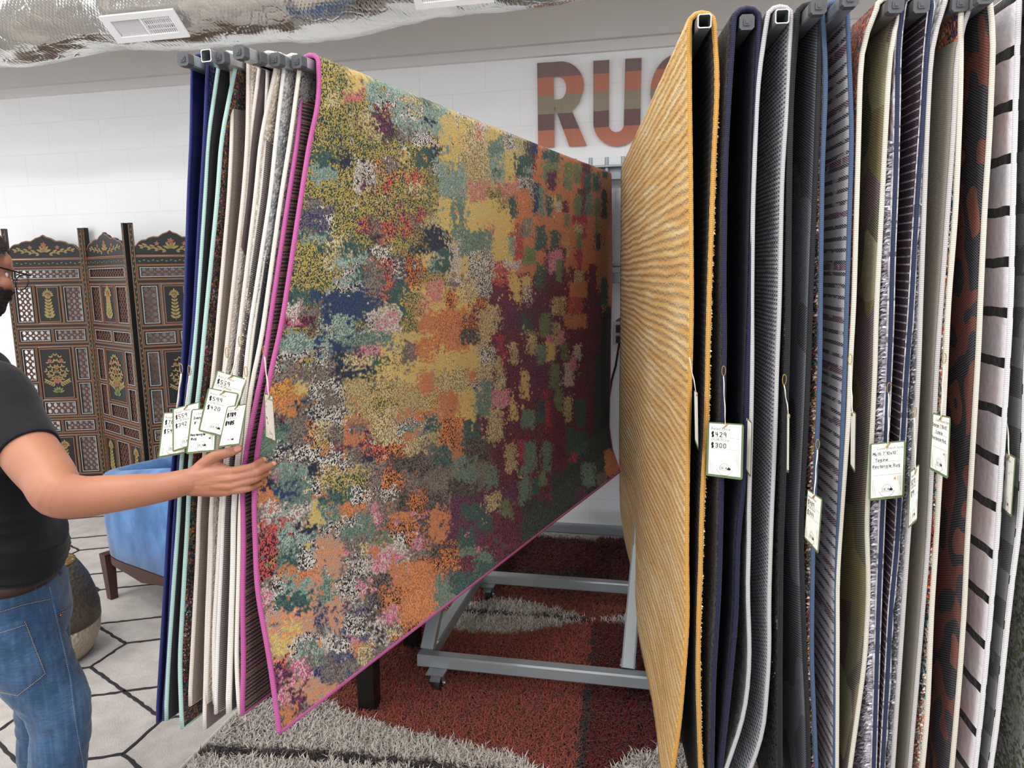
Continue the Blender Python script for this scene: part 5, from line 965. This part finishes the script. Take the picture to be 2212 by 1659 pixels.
price_tag('narrow turned tag on the cream edge right of the barred grey back', [(1839, 884), (1849, 892), (1847, 1021), (1838, 1006)], 1.64, 1.60, 'blank', [], (1836, 776), group=GQ)
price_tag("style tag reading Multi 7'10x10' Tagine Rectangle Rug with a gold star", [(1878, 958), (1957, 951), (1953, 1074), (1876, 1082)], 1.64, 1.64, 'style', [("Multi 7'10x10'", .09, .215), ('Tagine', .16, .325), ('Rectangle Rug', .09, .435)], (1920, 838), star=(.72, .64, M_star), group=GQ)
price_tag('narrow turned tag hanging on the silver edge right of the Tagine tag', [(1966, 1018), (1985, 1002), (1980, 1124), (1961, 1142)], 1.60, 1.65, 'price', [('$270', .255), ('$199', .455)], (1975, 890), group=GQ)
price_tag("style tag reading Orange 7'10x10' Estella Rectangle Rug", [(2015, 891), (2054, 901), (2048, 1035), (2008, 1013)], 1.665, 1.635, 'style', [("Orange 7'10x10'", .05, .215), ('Estella', .25, .325), ('Rectangle Rug', .05, .435)], (2039, 774), star=(.75, .63, M_cstar), group=GQ)
price_tag('tag half hidden behind the white striped rug edge', [(2171, 973), (2194, 988), (2185, 1118), (2165, 1101)], 1.70, 1.66, 'price', [('$', .255), ('$', .455)], (2172, 845), group=GQ)
# ================================================================== the man
def skin_mat():
    t = T('skin', .5, .4); o = t.obj(); nz = t.noise(o, 28, 4, .6).outputs[0]; big = t.noise(o, 7, 3).outputs[0]
    c = t.mix(big, hx('9a664d'), hx('b07c61')); t.base(t.mix(t.math('MULTIPLY', nz, .45), c, hx('8c503d'))); t.bump(t.noise(o, 240, 3).outputs[0], .12, .002)
    t.b.inputs['Subsurface Weight'].default_value = .12; t.b.inputs['Subsurface Radius'].default_value = (.012, .004, .002); return t.m
def denim():
    t = T('blue_denim', .85, .15); o = t.obj(); x, y, z = t.sep(o)
    n1 = t.noise(t.mul(o, (90, 90, 5)), 1., 3).outputs[0]; n2 = t.noise(t.mul(o, (60, 60, 420)), 1., 2).outputs[0]; big = t.noise(o, 5, 3).outputs[0]
    f = t.math('ADD', t.math('ADD', t.math('MULTIPLY', n1, .35), t.math('MULTIPLY', n2, .25)), t.math('MULTIPLY', big, .5))
    t.base(t.ramp(f, [(.36, hx('22364d')), (.52, hx('304b68')), (.66, hx('456383')), (.8, hx('6784a0'))])); t.bump(t.math('ADD', n1, n2), .25, .003); sheen(t, .2); return t.m
def knit():
    t = T('black_jersey', .85, .2); o = t.obj(); nz = t.noise(o, 18, 4).outputs[0]; t.base(t.mix(nz, hx('0c0c0f'), hx('16161b'))); t.bump(nz, .25, .01); sheen(t, .08); return t.m
M_skin = skin_mat(); M_denim = denim(); M_knit = knit()
M_hair = plain('dark_brown_hair', '2a211d', .7, var=.3, scale=120, bump=.6); M_beard = plain('dark_beard', '2b2320', .8, var=.3, scale=200, bump=.8); M_belt = plain('brown_leather', '3d2a20', .45, var=.15, scale=30); M_stitch = plain('tan_stitching', 'b59a72', .7); M_dstitch = plain('light_blue_stitch', '8fa6ba', .8); M_nail = plain('fingernail', 'c99080', .25, var=.05); M_frame = plain('dark_wire', '2d2a2a', .3, .6)
M_shoe = plain('dark_shoe_leather', '2a2523', .5, var=.15); M_sole = plain('pale_rubber_sole', 'b9b4ac', .7); M_eye = plain('eye_white', 'e8e4df', .2, var=.02); M_riv = plain('copper_rivet', 'a07048', .3, .8)
def glass_mat():
    t = T('spectacle_glass', .02, .5); t.base((.95, .97, .98)); t.b.inputs['Transmission Weight'].default_value = 1.; t.b.inputs['IOR'].default_value = 1.1; return t.m
PK = RUGS['pink']
DE = depth(aty(545, 1010, YL(1010)))
ph = math.radians(12.4+25); FAC = np.array((math.cos(ph), math.sin(ph), 0)); RGT = np.array((math.sin(ph), -math.cos(ph), 0)); UPV = np.array((0, 0, 1.))
DS = DE+.03; SH = atd(-17, 853, DS)
TC = SH-RGT*.175-FAC*.085; TC[2] = SH[2]                       # torso centre at shoulder height
def remesh(mb, vox, it=3, fac=.5):
    me = bpy.data.meshes.new('tmp'); me.from_pydata(mb.v, [], mb.f); o = bpy.data.objects.new('tmp', me); COL.objects.link(o)
    m = o.modifiers.new('r', 'REMESH'); m.mode = 'VOXEL'; m.voxel_size = vox
    s = o.modifiers.new('s', 'SMOOTH'); s.iterations = it; s.factor = fac
    e = bpy.data.meshes.new_from_object(o.evaluated_get(bpy.context.evaluated_depsgraph_get()))
    V = np.empty(len(e.vertices)*3); e.vertices.foreach_get('co', V); fs = [tuple(p.vertices) for p in e.polygons]
    bpy.data.objects.remove(o); bpy.data.meshes.remove(me); bpy.data.meshes.remove(e)
    return V.reshape(-1, 3), fs
def vnorm(V, fs):
    f = np.array([q[:4] if len(q) == 4 else (*q, q[2]) for q in fs]); n = np.cross(V[f[:, 2]]-V[f[:, 0]], V[f[:, 3]]-V[f[:, 1]]); N_ = np.zeros_like(V)
    for k in range(4): np.add.at(N_, f[:, k], n)
    return N_/(np.linalg.norm(N_, axis=1, keepdims=True)+1e-12)
def limb(m, pts, r, n=16):
    """capsule chain through pts (spline sampled) with radii r"""
    pts = np.array(pts, float); r = np.array(r, float); k = len(pts); tt = np.arange(k); q = np.linspace(0, k-1, (k-1)*5+1)
    def cr(a):
        o = np.empty((len(q), a.shape[1]))
        for i, t in enumerate(q):
            j = min(int(t), k-2); u = t-j; p0, p1, p2, p3 = a[max(j-1, 0)], a[j], a[j+1], a[min(j+2, k-1)]
            o[i] = .5*((2*p1)+(-p0+p2)*u+(2*p0-5*p1+4*p2-p3)*u*u+(-p0+3*p1-3*p2+p3)*u**3)
        return o
    c = cr(pts); rr = np.maximum(cr(r[:, None])[:, 0], .002); m.tube(c, rr, n); m.ball(c[0], rr[0]*.99, n); m.ball(c[-1], rr[-1]*.99, n)
def ellring(c, a, b_, fd, rd, n=40, ex=2.3):
    return [c+fd*a*np.sign(math.cos(t))*abs(math.cos(t))**(2/ex)+rd*b_*np.sign(math.sin(t))*abs(math.sin(t))**(2/ex) for t in np.linspace(0, 2*PI, n, endpoint=False)]
def loft(m, rings):
    n = len(rings[0]); k = len(rings); m.add([p for r in rings for p in r], [(i*n+j, i*n+(j+1) % n, (i+1)*n+(j+1) % n, (i+1)*n+j) for i in range(k-1) for j in range(n)]+[tuple(range(n-1, -1, -1)), tuple(range((k-1)*n, k*n))])
man = thing('person', 'bearded man in black t-shirt and blue jeans pressing his right hand on the rugs', 'person', (TC[0], TC[1], 0))
WZ = .85; HIPC = TC+FAC*.05; HIPC[2] = WZ
# ---- right arm and hand (fine)
am = MB(); P_ = lambda x, y, D: atd(x, y, D)
el = P_(127, 1066, DE-.12); wr = P_(403, 1041, DE-.045)
limb(am, [SH+np.array((0, 0, -.01)), P_(62, 975, DE-.05), P_(103, 1028, DE-.09), el, P_(178, 1073, DE-.108), P_(230, 1068, DE-.09), P_(290, 1061, DE-.075), P_(350, 1053, DE-.058), wr], [.062, .060, .055, .0505, .0445, .0415, .0375, .0320, .0285], 44)
dp = DE-.040
limb(am, [P_(375, 1048, DE-.052), wr, P_(425, 1041, dp+.003), P_(455, 1040, dp+.002)], [.030, .0285, .0265, .018], 24)
kn = [P_(497, 1019, dp), P_(501, 1034, dp-.003), P_(498, 1049, dp-.002), P_(491, 1061, dp+.002)]
for k, (q, r) in enumerate(zip(kn, (.0125, .0130, .0125, .0115))):
    w0 = wr+np.array((0, 0, (.011, .004, -.005, -.012)[k])); limb(am, [w0, w0*.55+q*.45+np.array((0, 0, 0)), q], [.019, .0165, r], 12)
for k in range(3):
    q = (kn[k]+kn[k+1])/2; w0 = wr+np.array((0, 0, (.008, 0., -.008)[k])); limb(am, [w0, w0*.5+q*.5, w0*.16+q*.84], [.020, .0165, .0112], 12)
limb(am, [wr, P_(440, 1012, dp+.004), P_(462, 1008, dp+.004), P_(486, 1014, dp)], [.020, .019, .015, .012], 12)     # web towards the thumb
limb(am, [wr+np.array((0, 0, -.012)), P_(440, 1058, dp+.006), P_(478, 1062, dp+.004)], [.016, .016, .012], 12)
def pile_d(px, py):
    x, y = projn(PK['P'].reshape(-1, 3)); i = np.argmin((x-px)**2+(y-py)**2+1e6*(PK['V'].ravel() < 0)); return depth(PK['P'].reshape(-1, 3)[i])
def fing(pts, r): limb(am, pts, r, 12)
tips = [(568, 994), (589, 1003), (579, 1021), (563, 1044)]
pips = [(541, 1010), (548, 1022), (546, 1036), (531, 1056)]
dips = [(556, 1002), (570, 1012), (563, 1028), (548, 1050)]
FT = []
for k in range(4):
    r0, r1, r2, r3 = ((.0108, .0100, .0088, .0074), (.0110, .0102, .0090, .0076), (.0104, .0096, .0085, .0072), (.0094, .0086, .0077, .0066))[k]
    dpp = dp-.006+.002*k; dt = min(pile_d(*tips[k])-r3-.001, DE+.02); dd = (dpp+dt)/2
    tp = P_(*tips[k], dt); fing([kn[k], P_(*pips[k], dpp), P_(*dips[k], dd), tp], [r0, r1, r2, r3]); FT.append((tp, P_(*dips[k], dd)))
th0 = P_(447, 1000, dp+.002); th1 = P_(468, 985, dp-.006); th2 = P_(495, 977, dp-.008); th3 = P_(517, 969, dp-.004)
limb(am, [P_(425, 1022, dp+.006), th0, th1, th2, th3], [.018, .0165, .0130, .0112, .0088], 12)
V1, F1 = remesh(am, .0019, 5, .5)
# tendons and knuckle creases: small displacement along normals
N1 = vnorm(V1, F1); xx, yy = projn(V1)
V1 += N1*((fbm(xx/22, yy/9, 3, 2)-.44)*.0018)[:, None]*np.clip((xx-380)/60, 0, 1)[:, None]
for (px, py) in pips+[(495, 976)]:
    dpx = ((xx-px)**2+(yy-py)**2); V1 += N1*(np.exp(-dpx/70)*.0005*np.cos((xx-px)*.9))[:, None]
# ---- rest of the body
bm_ = MB(); hc = TC+UPV*.0; HD = np.array(atd(-74, 583, depth(TC)+.06)); 
phh = math.radians(12.4+62); hf = np.array((math.cos(phh), math.sin(phh), 0)); hr_ = np.array((math.sin(phh), -math.cos(phh), 0)); pt = math.radians(-14)
hF = hf*math.cos(pt)+UPV*math.sin(pt); hU = UPV*math.cos(pt)-hf*math.sin(pt)
H = lambda x, y, z: HD+hr_*x+hF*y+hU*z                # head frame: right, forward, up
def hball(c, r, m=bm_, n=20):
    t = MB(); t.ball((0, 0, 0), r, n); m.add([H(c[0]+p[0], c[1]+p[1], c[2]+p[2]) for p in t.v], t.f)
hball((0, -.012, .028), (.078, .098, .092)); hball((0, .03, -.03), (.066, .066, .085)); hball((0, .048, -.075), (.045, .042, .036)); hball((0, .068, .035), (.056, .03, .035))
hball((0, .103, -.022), (.014, .018, .014)); limb(bm_, [H(0, .092, .022), H(0, .100, 0), H(0, .108, -.018)], [.009, .010, .012], 10)
for s in (1, -1): hball((s*.079, -.012, -.008), (.010, .020, .032)); hball((s*.044, .068, -.022), (.024, .022, .022)); hball((s*.030, .086, .022), (.018, .012, .008))
hball((0, .092, -.052), (.026, .012, .008))
nk = TC+np.array((0, 0, .03)); limb(bm_, [nk+UPV*-.05, nk+UPV*.05+FAC*.01, H(0, -.02, -.05)], [.066, .058, .058], 20)
SL = TC-RGT*.18
loft(bm_, [ellring(np.array((HIPC[0], HIPC[1], z))*(1-k)+np.array((TC[0], TC[1], z))*k, a, b_, FAC, RGT) for z, a, b_, k in ((.68, .085, .13, 0), (.78, .09, .14, 0), (WZ, .078, .13, .05), (1.1, .085, .135, .4), (1.25, .088, .145, .8), (SH[2]-.02, .085, .145, 1), (SH[2]+.045, .05, .09, 1))])
limb(bm_, [SH, SH*.6+P_(62, 975, DE-.05)*.4], [.055, .055]); limb(bm_, [SL, SL+np.array((-.02, .02, -.28)), SL+np.array((.02, .06, -.5))], [.052, .042, .028])
lh = SL+np.array((.02, .06, -.5)); limb(bm_, [lh, lh+UPV*-.08], [.030, .034]); 
for k in range(4): q = lh+FAC*(.03-.02*k)+UPV*-.1; limb(bm_, [q, q+UPV*-.05+RGT*.006, q+UPV*(-.085+.006*abs(k-1))+RGT*.02], [.0095, .009, .0075], 8)
limb(bm_, [lh+FAC*.03+UPV*-.03, lh+FAC*.05+UPV*-.08, lh+FAC*.045+UPV*-.11+RGT*.01], [.012, .010, .008], 8)
LEG = {}
for s, fw in ((1, .06), (-1, 0.)):
    hp = HIPC+RGT*.092*s; kne = hp+FAC*(fw+.02); kne[2] = .46; ank = hp+FAC*(fw*.6-.01); ank[2] = .09
    hp2 = hp.copy(); hp2[2] = .76; LEG[s] = (hp2, kne, ank); limb(bm_, [hp2, kne, ank], [.070, .048, .038])
V2, F2 = remesh(bm_, .0048, 3, .5)
o1 = len(V1); body = mk('body', (np.vstack([V1, V2]), F1+[tuple(i+o1 for i in f) for f in F2]), M_skin, man, True)
# ---- hair and beard follow the head surface
N2 = vnorm(V2, F2); q = V2-HD; hl = np.stack([q@hr_, q@hF, q@hU], -1)
def shell(sel, off, name, mat):
    idx = np.where(sel)[0]; mp = -np.ones(len(V2), int); mp[idx] = np.arange(len(idx)); fs = [tuple(int(mp[i]) for i in f) for f in F2 if all(sel[i] for i in f)]
    jit = vn(hl[idx, 0]*400+hl[idx, 2]*300, hl[idx, 1]*400, 5)[:, None]
    outer = V2[idx]+N2[idx]*(off*(.75+.5*jit)); return mk(name, (outer, fs), mat, man, True)
up_ = hl[:, 2] > -.13
shell((hl[:, 2] > .045+.55*np.clip(hl[:, 1]-.035, 0, 1)) | ((hl[:, 1] < -.02) & (hl[:, 2] > -.055)) & (np.abs(hl[:, 0]) < .2) & up_, .012, 'hair', M_hair)
shell((hl[:, 2] < -.030+.12*np.clip(.03-hl[:, 1], 0, .2)) & (hl[:, 2] > -.125) & (hl[:, 1] > -.005) & ~((np.abs(hl[:, 0]) < .022) & (np.abs(hl[:, 2]+.053) < .007)), .012, 'beard', M_beard)
for s in (1, -1):
    m = MB(); m.ball(H(s*.030, .074, .004), .0115, 12); mk('eye', m, M_eye, man, True)
# ---- glasses: worn, a thing of its own
gl = thing('eyeglasses', 'dark wire framed eyeglasses worn by the man', 'glasses', H(0, .1, 0))
m = MB()
for s in (1, -1):
    m.tube([H(s*.082, -.02, .012), H(s*.084, .03, .014), H(s*.074, .118, .012)], .0022, 8)
    m.tube([H(s*.036+.030*math.cos(a), .119, -.006+.021*math.sin(a)) for a in np.linspace(0, 2*PI, 24, endpoint=False)], .0014, 6, closed=True)
m.tube([H(-.007, .120, .0), H(0, .122, .004), H(.007, .120, .0)], .0014, 6); mk('frame', m, M_frame, gl, True)
for s in (1, -1):
    m = MB(); m.poly([H(s*.036+.0295*math.cos(a), .1185, -.006+.0205*math.sin(a)) for a in np.linspace(0, 2*PI, 24, endpoint=False)], hF*.0012); mk('lens', m, glass_mat(), gl)
# ---- thumb nail and finger nails
def nail(tp, pv, r, off, nm):
    d = tp-pv; d /= np.linalg.norm(d); out = CC-tp; out -= d*(out@d); out /= np.linalg.norm(out); out = out*.85+off; out -= d*(out@d); out /= np.linalg.norm(out); sd = np.cross(d, out)
    m = MB(); V = []; c = tp+out*r*.93-d*r*.25
    n1, n2 = 17, 13; c = c+out*r*.10
    for i in range(n1):
        for j in range(n2):
            a = (i/(n1-1)-.5)*2; b2 = (j/(n2-1)-.5)*2; wdt = math.sqrt(max(0, 1-abs(a)**4))*.62+.03
            V.append(c+d*a*r*.85+sd*b2*r*wdt-out*(b2*b2*wdt*.36+.10*max(a, -.2)**2)*r)
    m.add(V, [(i*n2+j, (i+1)*n2+j, (i+1)*n2+j+1, i*n2+j+1) for i in range(n1-1) for j in range(n2-1)]); mk(nm, m, M_nail, man, True)
nail(th3, th2, .0094, np.array((0, 0, .15)), 'thumbnail')
for k in (0, 1, 2): nail(FT[k][0], FT[k][1], .0078, UPV*.5+CR*.55, 'fingernail')
# ---- T-shirt
tm = MB(); cxy = lambda k: HIPC*(1-k)+TC*k
def c3(k, z): p = cxy(k); return np.array((p[0], p[1], z))
zsh = SH[2]
loft(tm, [ellring(c3(k, z), a, b_, FAC, RGT, 48) for z, a, b_, k in ((WZ+.012, .106, .168, -.05), (WZ+.05, .106, .168, -.05), (WZ+.12, .102, .165, .05), (1.12, .108, .168, .4), (1.25, .110, .172, .8), (zsh-.06, .108, .168, 1.), (zsh+.005, .10, .165, 1.), (zsh+.045, .07, .115, 1.), (zsh+.068, .062, .072, 1.))])
hemc = P_(62, 979, DE-.052)
limb(tm, [TC+RGT*.10+UPV*-.0, SH+UPV*.002, SH*.45+hemc*.55, hemc*.97+SH*.03], [.085, .079, .074, .069], 24)
limb(tm, [TC-RGT*.10, SL+UPV*.002, SL+np.array((-.012, .012, -.16))], [.085, .076, .070], 24)
V3, F3 = remesh(tm, .0055, 4, .5); N3 = vnorm(V3, F3)
wz = np.clip((1.16-V3[:, 2])/.2, 0, 1)*(1+1.2*np.exp(-((V3[:, 2]-WZ-.07)/.05)**2))
fold_ = (1-np.abs(2*fbm(V3[:, 0]*3+V3[:, 1]*2, V3[:, 2]*17+V3[:, 0]*4, 5, 2)/.72-1))
V3 += N3*((fold_-.4)*.026*wz+(fbm(V3[:, 0]*12, V3[:, 2]*14, 9, 2)-.36)*.006)[:, None]
# trim the shirt's closed sleeve end flat so that it ends in a hem
ax = hemc-SH; ax /= np.linalg.norm(ax); sdist = (V3-hemc)@ax; near = np.linalg.norm(V3-hemc, axis=1) < .16; over = near & (sdist > 0); V3[over] -= ax*sdist[over][:, None]
mk('t_shirt', (V3, F3), M_knit, man, True)
# ---- jeans
jm = MB()
loft(jm, [ellring(np.array((HIPC[0], HIPC[1], z))+FAC*f, a, b_, FAC, RGT, 48) for z, a, b_, f in ((.66, .10, .160, 0), (.71, .122, .172, 0), (.76, .124, .176, -.004), (.80, .118, .170, -.002), (WZ, .102, .160, 0), (WZ+.018, .100, .158, 0))])
for s in (1, -1):
    a, b_, c = LEG[s]; up0 = a.copy(); up0[2] = .72; k_ = b_; limb(jm, [up0, a*.45+b_*.55, k_, b_*.4+c*.6, c+UPV*-.03], [.100, .088, .072, .066, .062], 24)
V4, F4 = remesh(jm, .006, 4, .5); N4 = vnorm(V4, F4)
wr4 = fbm(V4[:, 0]*14+V4[:, 2]*8, V4[:, 2]*22-V4[:, 1]*6, 4, 2)-.36
V4 += N4*(wr4*.014*np.clip((V4[:, 2]-.3)/.1, .3, 1)+.004*(1-np.abs(2*fbm(V4[:, 0]*9+V4[:, 1]*9, V4[:, 2]*30+V4[:, 0]*12, 15, 2)/.72-1)-.5))[:, None]
jn = mk('jeans', (V4, F4), M_denim, man, True)
BV = BVHTree.FromPolygons([Vector(p) for p in V4], F4)
def onj(px, py, lift=.002):
    d = ray(px, py); d = d/np.linalg.norm(d); h = BV.ray_cast(Vector(CC), Vector(d))
    if h[0] is None: return None
    return np.array(h[0])+np.array(h[1])*lift*(1 if h[1] @ Vector(d) < 0 else -1)
def seam(pts, nm, r, mat, dash=False, lift=.001, par=jn, close=False):
    q = []
    for (a, b_), (c, d) in zip(pts[:-1], pts[1:]):
        n = max(2, int(math.hypot(c-a, d-b_)/4)); q += [(a+(c-a)*i/n, b_+(d-b_)*i/n) for i in range(n)]
    q.append(pts[-1]); P3 = [onj(x, y, lift) for x, y in q]; P3 = [p for p in P3 if p is not None]
    if len(P3) < 3: return
    m = MB()
    if dash:
        for i in range(0, len(P3)-1): m.tube([P3[i], P3[i]*.4+P3[i+1]*.6], r, 5)
    else: m.tube(P3, r, 6)
    mk(nm, m, mat, par, True)
pocket = [(-30, 1362), (56, 1335), (102, 1456), (42, 1508), (-30, 1490)]
def patch(poly, nm, lift, mat, n=26):
    from mathutils.geometry import intersect_point_tri_2d
    c = np.array(poly, float); ctr = c.mean(0); V = []; fs = []; R_ = 10; m = len(poly)*8
    for r in range(R_+1):
        for i in range(m):
            e = i/8; a, b_ = c[int(e) % len(c)], c[(int(e)+1) % len(c)]; p = a+(b_-a)*(e-int(e)); p = ctr+(p-ctr)*(r/R_); V.append(onj(p[0], p[1], lift if r < R_ else .0005))
    if any(v is None for v in V):
        ok = [v for v in V if v is not None]
        if not ok: return
        V = [v if v is not None else ok[0] for v in V]
    fs = [(r*m+i, r*m+(i+1) % m, (r+1)*m+(i+1) % m, (r+1)*m+i) for r in range(R_) for i in range(m)]
    mk(nm, (np.array(V), fs), mat, jn, True)
patch(pocket, 'back_pocket', .0035, M_denim)
inset = [(-30, 1372), (52, 1343), (96, 1454), (40, 1500), (-30, 1483)]
seam(inset[1:], 'pocket_stitching', .0007, M_stitch, True, .0045); seam([(-30, 1378), (54, 1350)], 'pocket_stitching', .0007, M_stitch, True, .0045)
seam([(108, 1268), (122, 1330), (136, 1390), (152, 1460), (162, 1540), (172, 1600), (184, 1662)], 'side_seam', .0022, M_denim, False, .0005); seam([(105, 1268), (119, 1330), (133, 1390), (149, 1460), (159, 1540), (169, 1600), (181, 1662)], 'side_stitching', .0006, M_dstitch, True, .002)
seam([(0, 1318), (50, 1302), (108, 1290)], 'yoke_seam', .002, M_denim, False, .0005); seam([(0, 1322), (50, 1306), (108, 1294)], 'yoke_stitching', .0007, M_stitch, True, .002)
seam([(104, 1284), (122, 1322), (140, 1316), (158, 1304)], 'front_pocket_edge', .0022, M_denim, False, .001); seam([(124, 1326), (141, 1320), (158, 1308)], 'pocket_stitching', .0007, M_stitch, True, .002)
p = onj(129, 1329, .002)
if p is not None: m = MB(); m.ball(p, .0042, 10); mk('rivet', m, M_riv, jn, True)
# ---- belt with loops
m = MB(); lo = ellring(np.array((HIPC[0], HIPC[1], 0)), .105, .1625, FAC, RGT, 64); V = []
for z, o_ in ((WZ-.014, 0), (WZ-.014, .004), (WZ+.022, .004), (WZ+.022, 0)):
    for p in lo:
        d = p-np.array((HIPC[0], HIPC[1], 0)); d /= np.linalg.norm(d); V.append(p+d*o_+UPV*z)
m.add(V, [(a*64+j, a*64+(j+1) % 64, ((a+1) % 4)*64+(j+1) % 64, ((a+1) % 4)*64+j) for a in range(4) for j in range(64)])
bl = mk('belt', m, M_belt, man, True)
for an in (55, 110, 160, 250, 305, 10):
    a = math.radians(an); d = FAC*math.cos(a)*.111+RGT*math.sin(a)*.1685; c = np.array((HIPC[0], HIPC[1], WZ))+d; t = np.array((-d[1], d[0], 0)); t /= np.linalg.norm(t); nn = np.cross(t, UPV); m = MB(); m.bar(c+UPV*-.026, c+UPV*.028, .012, .004, up=nn, b=.2); mk('belt_loop', m, M_denim, jn)
# ---- shoes
for s in (1, -1):
    a = LEG[s][2]; b0 = np.array((a[0], a[1], 0)); m = MB()
    loft(m, [ellring(b0+FAC*f+UPV*z, l, w_, FAC, RGT, 24) for z, l, w_, f in ((.028, .135, .045, .06), (.05, .135, .046, .06), (.075, .10, .044, .03), (.10, .062, .042, -.02), (.12, .055, .045, -.02))]); mk('shoe', m, M_shoe, man, True)
    m = MB(); loft(m, [ellring(b0+FAC*.06+UPV*z, .14, .049, FAC, RGT, 24) for z in (.0135, .03)]); mk('shoe_sole', m, M_sole, man)
# ================================================================== light
def area(nm, loc, sx, sy, pw, rot=(0, 0, 0), col=(1, 1, 1)):
    l = bpy.data.lights.new(nm, 'AREA'); l.shape = 'RECTANGLE'; l.size = sx; l.size_y = sy; l.energy = pw; l.color = col; o = bpy.data.objects.new(nm, l); COL.objects.link(o); o.location = loc; o.rotation_euler = rot
for x in (-4.2, -1.6, 1.2):
    for y in (-2.2, .6): area('ceiling_lamp', (x, y, 3.66), 1.2, .6, 48, col=(1, .985, .96))
for x in (-3.2, -.4, 2.2): area('ceiling_lamp', (x, 2.2, 3.66), 1.2, .5, 15, col=(1, .985, .96))
w = bpy.data.worlds.new('world'); SC.world = w; w.use_nodes = True; bg = w.node_tree.nodes['Background']; bg.inputs[0].default_value = (.95, .97, 1, 1); bg.inputs[1].default_value = 1.5
SC.view_settings.view_transform = 'Standard'; SC.view_settings.look = 'None'; SC.view_settings.gamma = 1; SC.view_settings.exposure = .19; SC.view_settings.use_curve_mapping = False
